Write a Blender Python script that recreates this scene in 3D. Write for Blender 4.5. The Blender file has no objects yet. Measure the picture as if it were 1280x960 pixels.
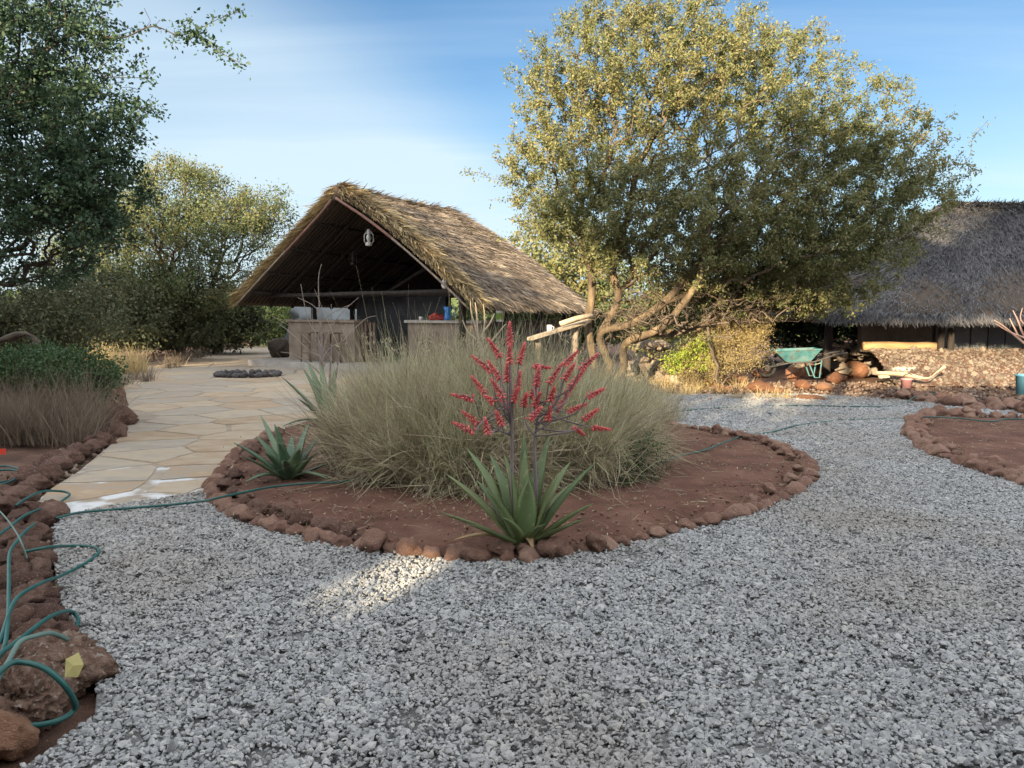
import bpy, math, random
import numpy as np
from mathutils import Vector, Matrix, noise
R = math.radians
random.seed(7)
rng = np.random.default_rng(7)
sc = bpy.context.scene
C = sc.collection
# ------------------------------------------------------------------ camera, sky, sun, exposure
H = 1.6
PITCH = R(5.5)
F = 960.0
cam = bpy.data.objects.new('camera', bpy.data.cameras.new('camera'))
C.objects.link(cam)
cam.location = (0, 0, H)
cam.rotation_euler = (R(90) - PITCH, 0, 0)
cam.data.sensor_width = 36
cam.data.lens = 27
cam.data.clip_end = 2000
cam.data.clip_start = 0.05
sc.camera = cam
SUN_TO = Vector((-0.45, -0.89, 0.255)).normalized()
sun_el = math.asin(SUN_TO.z)
sun_rot = math.atan2(SUN_TO.x, SUN_TO.y)
w = bpy.data.worlds.new('World'); sc.world = w; w.use_nodes = True
nt = w.node_tree
bg = nt.nodes['Background']
sky = nt.nodes.new('ShaderNodeTexSky'); sky.sky_type = 'NISHITA'; sky.sun_disc = False
sky.sun_elevation = sun_el; sky.sun_rotation = sun_rot
sky.air_density = 1.0; sky.dust_density = .4; sky.ozone_density = 2.2
def wn(t, **k):
    n = nt.nodes.new(t)
    for a, b in k.items(): setattr(n, a, b)
    return n
def wl(a, b): nt.links.new(a, b)
def wmath(op, a, b=None, c=None, clamp=False):
    n = wn('ShaderNodeMath', operation=op, use_clamp=clamp)
    for i, v in enumerate((a, b, c)):
        if v is None: continue
        if isinstance(v, (int, float)): n.inputs[i].default_value = v
        else: wl(v, n.inputs[i])
    return n.outputs[0]
tc = wn('ShaderNodeTexCoord')
sx = wn('ShaderNodeSeparateXYZ'); wl(tc.outputs['Generated'], sx.inputs[0])
zz = wmath('ADD', wmath('MAXIMUM', sx.outputs[2], 0.0), 0.12)
cx_ = wmath('DIVIDE', sx.outputs[0], zz); cy_ = wmath('DIVIDE', sx.outputs[1], zz)
cmb = wn('ShaderNodeCombineXYZ'); wl(cx_, cmb.inputs[0]); wl(cy_, cmb.inputs[1])
def cirrus(rot, scl, sc_, det, lo, hi, off=0.0):
    mp = wn('ShaderNodeMapping'); wl(cmb.outputs[0], mp.inputs[0])
    mp.inputs['Rotation'].default_value = (0, 0, rot); mp.inputs['Scale'].default_value = scl
    mp.inputs['Location'].default_value = (off, off * .7, 0)
    nz = wn('ShaderNodeTexNoise'); nz.inputs['Scale'].default_value = sc_; nz.inputs['Detail'].default_value = det
    nz.inputs['Roughness'].default_value = .55; nz.inputs['Distortion'].default_value = .6
    wl(mp.outputs[0], nz.inputs['Vector'])
    mr = wn('ShaderNodeMapRange', interpolation_type='SMOOTHSTEP'); wl(nz.outputs[0], mr.inputs[0])
    mr.inputs[1].default_value = lo; mr.inputs[2].default_value = hi
    return mr.outputs[0]
veil = cirrus(R(-38), (.28, 1.0, 1), .55, 3, .40, .66, 3.1)
wisp = cirrus(R(-32), (.18, 1.3, 1), 1.3, 7, .42, .75, 1.3)
# the broad band of thin cloud over the western (left) part of the sky
edge = wmath('ADD', wmath('MULTIPLY', cx_, -1.15), wmath('MULTIPLY', cy_, .38))
band = wn('ShaderNodeMapRange', interpolation_type='SMOOTHSTEP'); wl(edge, band.inputs[0])
band.inputs[1].default_value = 1.0; band.inputs[2].default_value = 1.75
mask = wmath('ADD', wmath('MULTIPLY', wmath('ADD', wmath('MULTIPLY', veil, .5), .6), band.outputs[0]), wmath('MULTIPLY', wisp, .34))
low = wn('ShaderNodeMapRange', interpolation_type='SMOOTHSTEP'); wl(sx.outputs[2], low.inputs[0])
low.inputs[1].default_value = .0; low.inputs[2].default_value = .34; low.inputs[3].default_value = .75; low.inputs[4].default_value = 0
mask = wmath('ADD', wmath('MULTIPLY', mask, .7), low.outputs[0], clamp=True)
back = wn('ShaderNodeMapRange', interpolation_type='SMOOTHSTEP'); wl(sx.outputs[1], back.inputs[0])   # unseen bright cloud added overhead and behind to raise the ambient light
back.inputs[1].default_value = .90; back.inputs[2].default_value = .25
mask = wmath('ADD', mask, wmath('MULTIPLY', wmath('ADD', wmath('MULTIPLY', veil, .3), .8), back.outputs[0]), clamp=True)
mask = wmath('MULTIPLY', mask, .84)
mixc = wn('ShaderNodeMix', data_type='RGBA'); wl(mask, mixc.inputs[0])
tint = wn('ShaderNodeMix', data_type='RGBA', blend_type='MULTIPLY'); tint.inputs[0].default_value = 1
wl(sky.outputs[0], tint.inputs[6]); tint.inputs[7].default_value = (.27, .355, .41, 1)
wl(tint.outputs[2], mixc.inputs[6])
cc = wn('ShaderNodeMix', data_type='RGBA'); wl(back.outputs[0], cc.inputs[0]); cc.inputs[6].default_value = (1.95, 2.35, 2.6, 1); cc.inputs[7].default_value = (6.9, 7.0, 7.1, 1); wl(cc.outputs[2], mixc.inputs[7])
wl(mixc.outputs[2], bg.inputs['Color'])
bg.inputs['Strength'].default_value = 0.09
sun = bpy.data.objects.new('sun', bpy.data.lights.new('sun', 'SUN')); C.objects.link(sun)
sun.data.energy = 3.8; sun.data.angle = R(0.6); sun.data.color = (1.0, .80, .52)
sun.rotation_euler = SUN_TO.to_track_quat('Z', 'Y').to_euler()
sc.view_settings.view_transform = 'Standard'; sc.view_settings.look = 'None'
sc.view_settings.exposure = 2.2; sc.view_settings.gamma = 1
sc.view_settings.use_curve_mapping = False
sc.cycles.max_bounces = 6; sc.cycles.diffuse_bounces = 3; sc.cycles.transparent_max_bounces = 6
sc.cycles.use_denoising = True
# ------------------------------------------------------------------ measuring helpers (photo pixel -> place)
def ray(px, py):
    v = Vector(((px - 640) / F, 1, -(py - 480) / F))
    c, s = math.cos(-PITCH), math.sin(-PITCH)
    return Vector((v.x, v.y * c - v.z * s, v.y * s + v.z * c))
def G(px, py, z=0.0):
    d = ray(px, py); t = (z - H) / d.z
    return Vector((d.x * t, d.y * t, z))
def Q(px, py, Y):
    d = ray(px, py); t = Y / d.y
    return Vector((d.x * t, Y, H + d.z * t))
# ------------------------------------------------------------------ object helpers
def tag(o, label=None, cat=None, group=None, kind=None):
    if label: o['label'] = label
    if cat: o['category'] = cat
    if group: o['group'] = group
    if kind: o['kind'] = kind
    return o
def empty(name, loc=(0, 0, 0), label=None, cat=None, group=None):
    o = bpy.data.objects.new(name, None); C.objects.link(o); o.location = loc; o.empty_display_size = .1
    bpy.context.view_layer.update() if False else None
    return tag(o, label, cat, group)
def link(name, me, parent=None, loc=None, rot=None, scale=None):
    o = bpy.data.objects.new(name, me); C.objects.link(o)
    if parent is not None:
        o.parent = parent
        if loc is None:            # mesh given in world coordinates
            o.matrix_parent_inverse = Matrix.Translation(-Vector(parent.location))
            if parent.parent is not None or parent.type == 'MESH': o.matrix_parent_inverse = Matrix.Identity(4)
    if loc is not None: o.location = loc
    if rot is not None: o.rotation_euler = rot
    if scale is not None: o.scale = scale
    return o
def mesh(name, V, Fs, mat, smooth=False):
    me = bpy.data.meshes.new(name)
    V = np.asarray(V, dtype=np.float32).reshape(-1, 3)
    if isinstance(Fs, np.ndarray):
        k = Fs.shape[1]; n = len(Fs)
        me.vertices.add(len(V)); me.vertices.foreach_set('co', V.ravel())
        me.loops.add(n * k); me.loops.foreach_set('vertex_index', Fs.astype(np.int32).ravel())
        me.polygons.add(n); me.polygons.foreach_set('loop_start', np.arange(0, n * k, k, dtype=np.int32))
        me.update(calc_edges=True)
    else:
        me.from_pydata([tuple(map(float, v)) for v in V], [], [tuple(map(int, f)) for f in Fs])
    if mat is not None: me.materials.append(mat)
    if smooth: me.polygons.foreach_set('use_smooth', np.ones(len(me.polygons), dtype=bool))
    me.update()
    return me
class MB:
    def __init__(s): s.v = []; s.f = []
    def add(s, V, Fs):
        o = len(s.v); s.v += [tuple(p) for p in V]; s.f += [tuple(o + i for i in f) for f in Fs]; return s
    def box(s, c, d, rz=0, M=None, jit=0):
        c = Vector(c); hx, hy, hz = d[0] / 2, d[1] / 2, d[2] / 2
        cr, sr = math.cos(rz), math.sin(rz); V = []
        for z in (-hz, hz):
            for x, y in ((-hx, -hy), (hx, -hy), (hx, hy), (-hx, hy)):
                p = Vector((x + random.uniform(-jit, jit), y + random.uniform(-jit, jit), z + random.uniform(-jit, jit)))
                if M is not None: p = M @ p
                V.append(c + Vector((p.x * cr - p.y * sr, p.x * sr + p.y * cr, p.z)))
        return s.add(V, [(3, 2, 1, 0), (4, 5, 6, 7), (0, 1, 5, 4), (1, 2, 6, 5), (2, 3, 7, 6), (3, 0, 4, 7)])
    def tube(s, pts, rad, n=8, cap=True):
        pts = [Vector(p) for p in pts]
        if not hasattr(rad, '__len__'): rad = [rad] * len(pts)
        rings = []; prev = None
        for i, p in enumerate(pts):
            t = (pts[min(i + 1, len(pts) - 1)] - pts[max(i - 1, 0)])
            t = t.normalized() if t.length > 1e-9 else Vector((0, 0, 1))
            if prev is None:
                a = t.orthogonal().normalized()
            else:
                a = prev - t * prev.dot(t); a = a.normalized() if a.length > 1e-6 else t.orthogonal().normalized()
            prev = a; b = t.cross(a)
            rings.append([p + (a * math.cos(2 * math.pi * k / n) + b * math.sin(2 * math.pi * k / n)) * rad[i] for k in range(n)])
        V = [q for r_ in rings for q in r_]; Fs = []
        for i in range(len(pts) - 1):
            for k in range(n):
                k2 = (k + 1) % n
                Fs.append((i * n + k, i * n + k2, (i + 1) * n + k2, (i + 1) * n + k))
        if cap:
            Fs.append(tuple(range(n - 1, -1, -1))); m = (len(pts) - 1) * n; Fs.append(tuple(m + k for k in range(n)))
        return s.add(V, Fs)
    def lathe(s, prof, c=(0, 0, 0), n=16):
        c = Vector(c); V = []; Fs = []
        for r_, z in prof:
            for k in range(n):
                a = 2 * math.pi * k / n; V.append(c + Vector((r_ * math.cos(a), r_ * math.sin(a), z)))
        for i in range(len(prof) - 1):
            for k in range(n):
                k2 = (k + 1) % n; Fs.append((i * n + k, i * n + k2, (i + 1) * n + k2, (i + 1) * n + k))
        return s.add(V, Fs)
    def build(s, name, mat, parent=None, smooth=False, **k):
        return link(name, mesh(name, s.v, s.f, mat, smooth), parent, **k)
def smooth_path(pts, n=8):
    pts = [Vector(p) for p in pts]; out = []
    for i in range(len(pts) - 1):
        p0 = pts[max(i - 1, 0)]; p1 = pts[i]; p2 = pts[i + 1]; p3 = pts[min(i + 2, len(pts) - 1)]
        for k in range(n):
            t = k / n
            out.append(.5 * ((2 * p1) + (p2 - p0) * t + (2 * p0 - 5 * p1 + 4 * p2 - p3) * t * t + (3 * p1 - p0 - 3 * p2 + p3) * t ** 3))
    out.append(pts[-1]); return out
# ------------------------------------------------------------------ materials
def mat(name, cols, scale=5, rough=.9, bump=.3, bscale=40, island=False, objr=False, trans=0, detail=6, spec=.3, bdist=.02, extra=None, vec='Object', stretch=None, hue=None):
    m = bpy.data.materials.new(name); m.use_nodes = True; t = m.node_tree; N = t.nodes; L = t.links
    b = N['Principled BSDF']; b.inputs['Roughness'].default_value = rough
    b.inputs['Specular IOR Level'].default_value = spec
    tcn = N.new('ShaderNodeTexCoord'); src = tcn.outputs[vec]
    if vec == 'World':
        pass
    if stretch:
        mp = N.new('ShaderNodeMapping'); mp.inputs['Scale'].default_value = stretch; L.new(src, mp.inputs[0]); src = mp.outputs[0]
    nz = N.new('ShaderNodeTexNoise'); nz.inputs['Scale'].default_value = scale; nz.inputs['Detail'].default_value = detail
    nz.inputs['Roughness'].default_value = .65
    L.new(src, nz.inputs['Vector'])
    fac = nz.outputs[0]
    if island or objr:
        if island:
            g = N.new('ShaderNodeNewGeometry'); rs = g.outputs['Random Per Island']
        else:
            g = N.new('ShaderNodeObjectInfo'); rs = g.outputs['Random']
        mx = N.new('ShaderNodeMath'); mx.operation = 'MULTIPLY_ADD'; mx.inputs[1].default_value = .62
        ad = N.new('ShaderNodeMath'); ad.operation = 'MULTIPLY_ADD'; ad.inputs[1].default_value = 1.1; ad.inputs[2].default_value = -.36
        L.new(rs, mx.inputs[0]); L.new(fac, ad.inputs[0]); L.new(ad.outputs[0], mx.inputs[2]); fac = mx.outputs[0]
    else:
        mr = N.new('ShaderNodeMapRange'); mr.inputs[1].default_value = .3; mr.inputs[2].default_value = .7; L.new(fac, mr.inputs[0]); fac = mr.outputs[0]
    cr = N.new('ShaderNodeValToRGB'); e = cr.color_ramp.elements
    for i, c in enumerate(cols):
        p = i / (len(cols) - 1) if len(cols) > 1 else 0
        if i < 2: e[i].position = p; e[i].color = (*c, 1)
        else: x = e.new(p); x.color = (*c, 1)
    if len(cols) > 2:
        for i, c in enumerate(cols): pass
        e[1].position = 1 / (len(cols) - 1); e[1].color = (*cols[1], 1)
    L.new(fac, cr.inputs[0]); col = cr.outputs[0]
    if extra: col = extra(t, tcn, col)
    L.new(col, b.inputs['Base Color'])
    if bump:
        n2 = N.new('ShaderNodeTexNoise'); n2.inputs['Scale'].default_value = bscale; n2.inputs['Detail'].default_value = 8
        n2.inputs['Roughness'].default_value = .7
        L.new(src, n2.inputs['Vector'])
        bp = N.new('ShaderNodeBump'); bp.inputs['Strength'].default_value = bump; bp.inputs['Distance'].default_value = bdist
        L.new(n2.outputs[0], bp.inputs['Height']); L.new(bp.outputs[0], b.inputs['Normal'])
    if trans:
        tr = N.new('ShaderNodeBsdfTranslucent'); L.new(col, tr.inputs[0])
        ms = N.new('ShaderNodeMixShader'); ms.inputs[0].default_value = trans
        L.new(b.outputs[0], ms.inputs[1]); L.new(tr.outputs[0], ms.inputs[2])
        L.new(ms.outputs[0], N['Material Output'].inputs[0])
    return m
def speckle(c, lo=.62, hi=.68, scale=9, soft=1.0):
    def f(t, tcn, col):
        N = t.nodes; L = t.links
        nz = N.new('ShaderNodeTexNoise'); nz.inputs['Scale'].default_value = scale; nz.inputs['Detail'].default_value = 5
        L.new(tcn.outputs['Object'], nz.inputs['Vector'])
        mr = N.new('ShaderNodeMapRange'); mr.inputs[1].default_value = lo; mr.inputs[2].default_value = hi; mr.inputs[4].default_value = soft
        L.new(nz.outputs[0], mr.inputs[0])
        mx = N.new('ShaderNodeMix'); mx.data_type = 'RGBA'; L.new(mr.outputs[0], mx.inputs[0]); L.new(col, mx.inputs[6]); mx.inputs[7].default_value = (*c, 1)
        return mx.outputs[2]
    return f
M = {}
M['soil'] = mat('red_soil', [(.07, .038, .027), (.13, .072, .050), (.20, .12, .085)], 2.6, .95, 1.0, 24, bdist=.05, extra=speckle((.30, .24, .17), .66, .70, 45, .6))
M['bedsoil'] = mat('bed_soil', [(.075, .034, .023), (.130, .062, .042), (.185, .100, .070)], 2.6, .95, 1.0, 20, bdist=.05, extra=speckle((.26, .17, .12), .68, .71, 38, .6))
M['gravelbase'] = mat('gravel_fines', [(.15, .15, .148), (.22, .22, .217), (.30, .30, .295)], 70, .9, 1.0, 70, bdist=.03)
def dusty(t, tcn, col):
    N = t.nodes; L = t.links; oi = N.new('ShaderNodeObjectInfo'); nz = N.new('ShaderNodeTexNoise'); nz.inputs['Scale'].default_value = .55; nz.inputs['Detail'].default_value = 6
    L.new(oi.outputs['Location'], nz.inputs['Vector']); mr = N.new('ShaderNodeMapRange'); mr.inputs[1].default_value = .46; mr.inputs[2].default_value = .72; mr.inputs[4].default_value = .8; L.new(nz.outputs[0], mr.inputs[0])
    mx = N.new('ShaderNodeMix'); mx.data_type = 'RGBA'; L.new(mr.outputs[0], mx.inputs[0]); L.new(col, mx.inputs[6]); mx.inputs[7].default_value = (.215, .195, .17, 1)
    return mx.outputs[2]
M['gravel'] = mat('gravel_chip', [(.15, .154, .16), (.20, .206, .213), (.24, .247, .252), (.28, .285, .287), (.37, .37, .36), (.34, .27, .20)], 1.4, .78, .35, 60, objr=True, bdist=.004, spec=.35, extra=dusty)
M['flag'] = mat('flagstone', [(.20, .135, .08), (.28, .21, .14), (.33, .275, .205), (.25, .225, .19), (.29, .21, .135), (.36, .30, .225)], 1.5, .85, .6, 9, objr=True, bdist=.02, stretch=(1.3, 2.6, 1), detail=10)
def paint(t, tcn, col):
    N = t.nodes; L = t.links; sp = N.new('ShaderNodeSeparateXYZ'); L.new(tcn.outputs['Object'], sp.inputs[0])
    nz = N.new('ShaderNodeTexNoise'); nz.inputs['Scale'].default_value = 3.6; nz.inputs['Detail'].default_value = 9; L.new(tcn.outputs['Object'], nz.inputs['Vector'])
    a = N.new('ShaderNodeMapRange'); a.inputs[1].default_value = 9.0; a.inputs[2].default_value = 6.4; a.inputs[3].default_value = -.16; a.inputs[4].default_value = .07; L.new(sp.outputs[1], a.inputs[0])
    b = N.new('ShaderNodeMath'); L.new(nz.outputs[0], b.inputs[0]); L.new(a.outputs[0], b.inputs[1])
    mr = N.new('ShaderNodeMapRange'); mr.inputs[1].default_value = .50; mr.inputs[2].default_value = .62; mr.inputs[4].default_value = .85; L.new(b.outputs[0], mr.inputs[0])
    mx = N.new('ShaderNodeMix'); mx.data_type = 'RGBA'; L.new(mr.outputs[0], mx.inputs[0]); L.new(col, mx.inputs[6]); mx.inputs[7].default_value = (.50, .52, .54, 1)
    return mx.outputs[2]
M['mortar'] = mat('pale_mortar', [(.20, .16, .12), (.29, .25, .20)], 3.1, .95, .4, 30, extra=paint)
def pits(t, tcn, col):
    N = t.nodes; L = t.links; v = N.new('ShaderNodeTexVoronoi'); v.inputs['Scale'].default_value = 7; L.new(tcn.outputs['Object'], v.inputs['Vector'])
    nz = N.new('ShaderNodeTexNoise'); nz.inputs['Scale'].default_value = 9; nz.inputs['Detail'].default_value = 4; L.new(tcn.outputs['Object'], nz.inputs['Vector'])
    mr = N.new('ShaderNodeMapRange'); mr.inputs[1].default_value = .60; mr.inputs[2].default_value = .66; mr.inputs[4].default_value = .55; L.new(nz.outputs[0], mr.inputs[0])
    mx = N.new('ShaderNodeMix'); mx.data_type = 'RGBA'; L.new(mr.outputs[0], mx.inputs[0]); L.new(col, mx.inputs[6]); mx.inputs[7].default_value = (.42, .33, .27, 1)
    return mx.outputs[2]
M['lava'] = mat('lava_rock', [(.17, .088, .063), (.29, .165, .12), (.42, .275, .21)], 2.2, .95, .8, 9, objr=True, bdist=.10, extra=pits)
M['lavadark'] = mat('dark_lava_rock', [(.08, .043, .034), (.155, .085, .064), (.25, .155, .12)], 2.2, .95, .8, 9, objr=True, bdist=.10, extra=pits)
M['conglom'] = mat('pebbly_rock', [(.14, .07, .05), (.28, .17, .12), (.44, .32, .25)], 3.5, .95, 1.0, 8, bdist=.12, extra=speckle((.55, .47, .40), .60, .64, 6, .8))
M['orangerock'] = mat('orange_rock', [(.18, .075, .04), (.30, .14, .08), (.42, .25, .16)], 2.5, .95, .9, 8, objr=True, bdist=.12)
M['greyrock'] = mat('grey_rock', [(.09, .07, .055), (.21, .17, .135), (.36, .30, .24)], 6, .95, .8, 20, objr=True, bdist=.03)
M['palerock'] = mat('pale_rock', [(.42, .36, .26), (.55, .5, .4)], 6, .95, .5, 20)
M['hose'] = mat('green_hose', [(.004, .052, .050), (.012, .085, .075)], 9, .5, .1, 30, spec=.4)
M['hoseold'] = mat('dull_hose', [(.05, .10, .085), (.09, .15, .13)], 3, .5, .05, 30, spec=.4)
M['aloe'] = mat('aloe_leaf', [(.075, .115, .05), (.11, .155, .06), (.17, .185, .085)], 4, .55, .3, 30, objr=True, spec=.4, bdist=.006, extra=speckle((.26, .25, .14), .60, .66, 24, .6))
M['aloeblue'] = mat('aloe_leaf_dark', [(.045, .09, .055), (.075, .135, .075), (.12, .17, .09)], 4, .45, .15, 30, objr=True, spec=.5, bdist=.004)
M['aloedry'] = mat('aloe_dry_leaf', [(.26, .17, .09), (.38, .27, .15)], 6, .8, .3, 30)
M['tooth'] = mat('aloe_tooth', [(.24, .15, .08), (.3, .2, .1)], 6, .8, 0)
M['stalk'] = mat('aloe_stalk', [(.13, .105, .11), (.2, .17, .165)], 8, .7, .3, 40, bdist=.004)
M['bloom'] = mat('aloe_bloom', [(.42, .06, .07), (.68, .13, .13), (.85, .32, .24)], 9, .6, 0, island=True, trans=.15)
M['grass'] = mat('dry_grass', [(.09, .07, .05), (.22, .175, .125), (.42, .35, .25), (.36, .36, .20), (.80, .73, .57)], 2.2, .7, 0, island=True, trans=.3)
M['grassgreen'] = mat('green_grass', [(.12, .14, .06), (.28, .29, .14), (.48, .47, .30), (.76, .72, .54)], 2.2, .7, 0, island=True, trans=.3)
M['grassgrey'] = mat('grey_grass', [(.11, .085, .065), (.19, .15, .11), (.27, .22, .16)], .9, .8, 0, island=True, trans=.2)
M['strawgold'] = mat('golden_grass', [(.32, .23, .12), (.50, .39, .20), (.66, .54, .30)], .9, .8, 0, island=True, trans=.3)
M['leafgold'] = mat('yellow_green_leaf', [(.065, .088, .042), (.12, .145, .06), (.19, .20, .08), (.27, .25, .11), (.28, .195, .12)], .55, .55, 0, island=True, trans=.35)
M['leafdark'] = mat('dark_leaf', [(.025, .055, .033), (.045, .085, .045), (.075, .12, .06)], .8, .55, 0, island=True, trans=.25)
M['leafmid'] = mat('mid_leaf', [(.045, .08, .035), (.09, .13, .055), (.17, .18, .075), (.22, .18, .09)], .7, .6, 0, island=True, trans=.3)
M['leafshrub'] = mat('shrub_leaf', [(.03, .068, .024), (.05, .10, .036), (.085, .14, .05)], 1.2, .5, 0, island=True, trans=.25)
M['leafbright'] = mat('bright_leaf', [(.22, .32, .04), (.35, .42, .07)], 1.2, .5, 0, island=True, trans=.35)
M['leafdry'] = mat('dry_leaf', [(.20, .145, .07), (.38, .30, .14), (.58, .48, .24)], 1.2, .7, 0, island=True, trans=.3)
M['leafbrush'] = mat('brush_leaf', [(.03, .045, .022), (.065, .075, .035), (.12, .11, .055)], 1.2, .7, 0, island=True, trans=.2)
M['leaffar'] = mat('far_leaf', [(.05, .085, .035), (.09, .13, .05), (.15, .18, .07)], .3, .7, 0, island=True, trans=.3)
M['bark'] = mat('bark', [(.045, .034, .025), (.105, .078, .05), (.21, .155, .095)], 6, .9, 1.0, 22, bdist=.02, stretch=(1, 1, .4))
M['barkdark'] = mat('dark_bark', [(.035, .028, .022), (.085, .065, .05)], 6, .9, .8, 30, bdist=.02)
M['twig'] = mat('grey_twig', [(.14, .115, .10), (.27, .23, .2)], 6, .9, .3, 30, bdist=.01)
M['deadtwig'] = mat('dead_twig', [(.07, .055, .045), (.16, .125, .095)], 6, .9, .3, 30, bdist=.01)
M['twigpink'] = mat('pinkish_twig', [(.25, .15, .13), (.36, .26, .22)], 6, .9, .3, 30, bdist=.01)
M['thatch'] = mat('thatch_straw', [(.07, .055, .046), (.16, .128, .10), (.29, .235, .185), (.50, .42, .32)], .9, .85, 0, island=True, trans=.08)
M['thatchsunlit'] = mat('thatch_edge_sunlit', [(.30, .22, .12), (.48, .37, .20), (.66, .54, .32)], .9, .85, 0, island=True, trans=.1)  # lit copy of the thatch: sunlight on the front edge put into the colour
M['thatchgrey'] = mat('grey_thatch_straw', [(.03, .03, .035), (.07, .07, .077), (.13, .128, .133), (.22, .205, .195)], .9, .85, 0, island=True, trans=.05)
M['thatchbase'] = mat('thatch_under', [(.06, .045, .035), (.12, .09, .065)], 14, .95, 1, 40, stretch=(1, 6, 1))
M['pole'] = mat('dark_pole', [(.016, .013, .013), (.042, .033, .028)], 8, .85, .5, 40, bdist=.01, stretch=(1, 1, .3))
M['polered'] = mat('reddish_pole', [(.13, .065, .05), (.22, .125, .095)], 8, .8, .4, 40, bdist=.01)
M['polepale'] = mat('pale_pole', [(.14, .11, .085), (.26, .21, .165)], 8, .8, .4, 40, bdist=.01)
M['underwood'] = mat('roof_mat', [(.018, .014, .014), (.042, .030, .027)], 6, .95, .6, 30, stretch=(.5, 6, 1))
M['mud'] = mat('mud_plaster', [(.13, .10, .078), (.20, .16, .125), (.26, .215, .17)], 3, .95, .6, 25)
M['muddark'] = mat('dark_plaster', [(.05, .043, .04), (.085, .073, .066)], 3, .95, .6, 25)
M['concrete'] = mat('worn_concrete', [(.24, .22, .20), (.36, .34, .31)], 4, .85, .3, 40)
M['slats'] = mat('brown_slat', [(.09, .06, .045), (.17, .12, .085)], 7, .85, .4, 30, objr=True)
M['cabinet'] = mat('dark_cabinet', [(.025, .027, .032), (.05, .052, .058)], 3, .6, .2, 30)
M['tarp'] = mat('grey_tarp', [(.12, .14, .15), (.22, .245, .26)], 2, .6, .2, 12)
M['blue'] = mat('blue_plastic', [(.01, .16, .50), (.02, .22, .60)], 3, .35, 0, spec=.5)
M['redcloth'] = mat('red_cloth', [(.45, .06, .05), (.62, .12, .10)], 8, .9, .5, 30)
M['white'] = mat('white_enamel', [(.62, .61, .58), (.75, .74, .72)], 3, .35, 0, spec=.5)
M['lime'] = mat('lime_label', [(.25, .42, .04), (.32, .50, .07)], 3, .5, 0)
M['metal'] = mat('lantern_metal', [(.42, .41, .38), (.58, .57, .54)], 8, .4, 0, spec=.6)
M['glass'] = mat('lantern_glass', [(.36, .38, .36), (.5, .52, .5)], 3, .12, 0, spec=.8)
M['darkmetal'] = mat('dark_metal', [(.03, .03, .033), (.07, .065, .06)], 6, .6, .3, 40)
M['teal'] = mat('teal_metal', [(.03, .10, .115), (.055, .16, .175), (.13, .17, .16)], 6, .6, .4, 40, extra=speckle((.10, .075, .055), .54, .66, 11, .75))
M['rubber'] = mat('rubber', [(.015, .015, .015), (.03, .03, .03)], 6, .8, .2, 40)
M['timber'] = mat('raw_timber', [(.26, .16, .075), (.40, .27, .14)], 5, .85, .4, 30, stretch=(.4, 4, 4))
M['plank'] = mat('weathered_plank', [(.30, .24, .17), (.45, .37, .27)], 5, .85, .4, 30, stretch=(.6, 4, 4))
M['board'] = mat('grey_board', [(.075, .085, .095), (.13, .135, .14)], 4, .85, .3, 30, objr=True)
M['wallpanel'] = mat('hut_wall', [(.10, .08, .065), (.18, .15, .12)], 3, .95, .5, 25)
M['pink'] = mat('pink_bucket', [(.36, .16, .17), (.48, .25, .26)], 3, .6, .1)
M['bluedrum'] = mat('blue_drum', [(.06, .19, .30), (.1, .26, .37)], 3, .5, .1)
M['yellow'] = mat('yellow_leaf', [(.30, .27, .10), (.40, .35, .15)], 6, .6, .1)
M['charcoal'] = mat('ash_stone', [(.035, .033, .035), (.11, .10, .10)], 9, .95, .8, 20, objr=True)
M['redbit'] = mat('red_plastic', [(.5, .04, .02), (.6, .07, .04)], 4, .5, 0)
# ------------------------------------------------------------------ polygons of the ground plan
def GP(lst): return [G(x, y) for x, y in lst]
def inpoly(X, Y, P):
    P = [(p[0], p[1]) for p in P]; r = np.zeros(len(X), bool)
    for i in range(len(P)):
        x1, y1 = P[i]; x2, y2 = P[(i + 1) % len(P)]
        c = ((y1 > Y) != (y2 > Y)) & (X < (x2 - x1) * (Y - y1) / (y2 - y1 + 1e-12) + x1)
        r ^= c
    return r
bed_ctrl = [(266, 612), (285, 640), (330, 660), (385, 674), (440, 685), (500, 692), (560, 699), (640, 703), (700, 698), (745, 689), (800, 678), (860, 663), (920, 648), (975, 628), (1008, 605), (1010, 585), (990, 568), (950, 553), (900, 543), (850, 535), (770, 522), (650, 512), (500, 515), (410, 522), (350, 540), (318, 556), (290, 578)]
def closed(pts, n=6):
    P = [Vector(p) for p in pts]; out = []
    k = len(P)
    for i in range(k):
        p0, p1, p2, p3 = P[i - 1], P[i], P[(i + 1) % k], P[(i + 2) % k]
        for j in range(n):
            t = j / n
            out.append(.5 * ((2 * p1) + (p2 - p0) * t + (2 * p0 - 5 * p1 + 4 * p2 - p3) * t * t + (3 * p1 - p0 - 3 * p2 + p3) * t ** 3))
    return out
BED = closed(GP(bed_ctrl))
bed2_ctrl = [(1160, 522), (1140, 535), (1143, 552), (1165, 568), (1205, 583), (1250, 598), (1310, 616), (1400, 640), (1500, 640), (1500, 548), (1400, 533), (1300, 526), (1225, 523)]
BED2 = closed(GP(bed2_ctrl))
GRAVEL = GP([(-300, 1300), (30, 960), (118, 900), (125, 830), (78, 760), (66, 700), (68, 655), (110, 640), (262, 614), (420, 560), (640, 505), (815, 494), (1000, 494), (1140, 502), (1290, 516), (1600, 540), (2600, 800), (3600, 1300)])
TERR = GP([(60, 655), (110, 643), (262, 614), (330, 560), (430, 520), (640, 500), (640, 462), (600, 452), (470, 452), (372, 450), (360, 432), (352, 421), (322, 419), (305, 430), (235, 443), (130, 466), (135, 490), (165, 520), (150, 548), (100, 590), (62, 615), (34, 640)])
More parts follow.
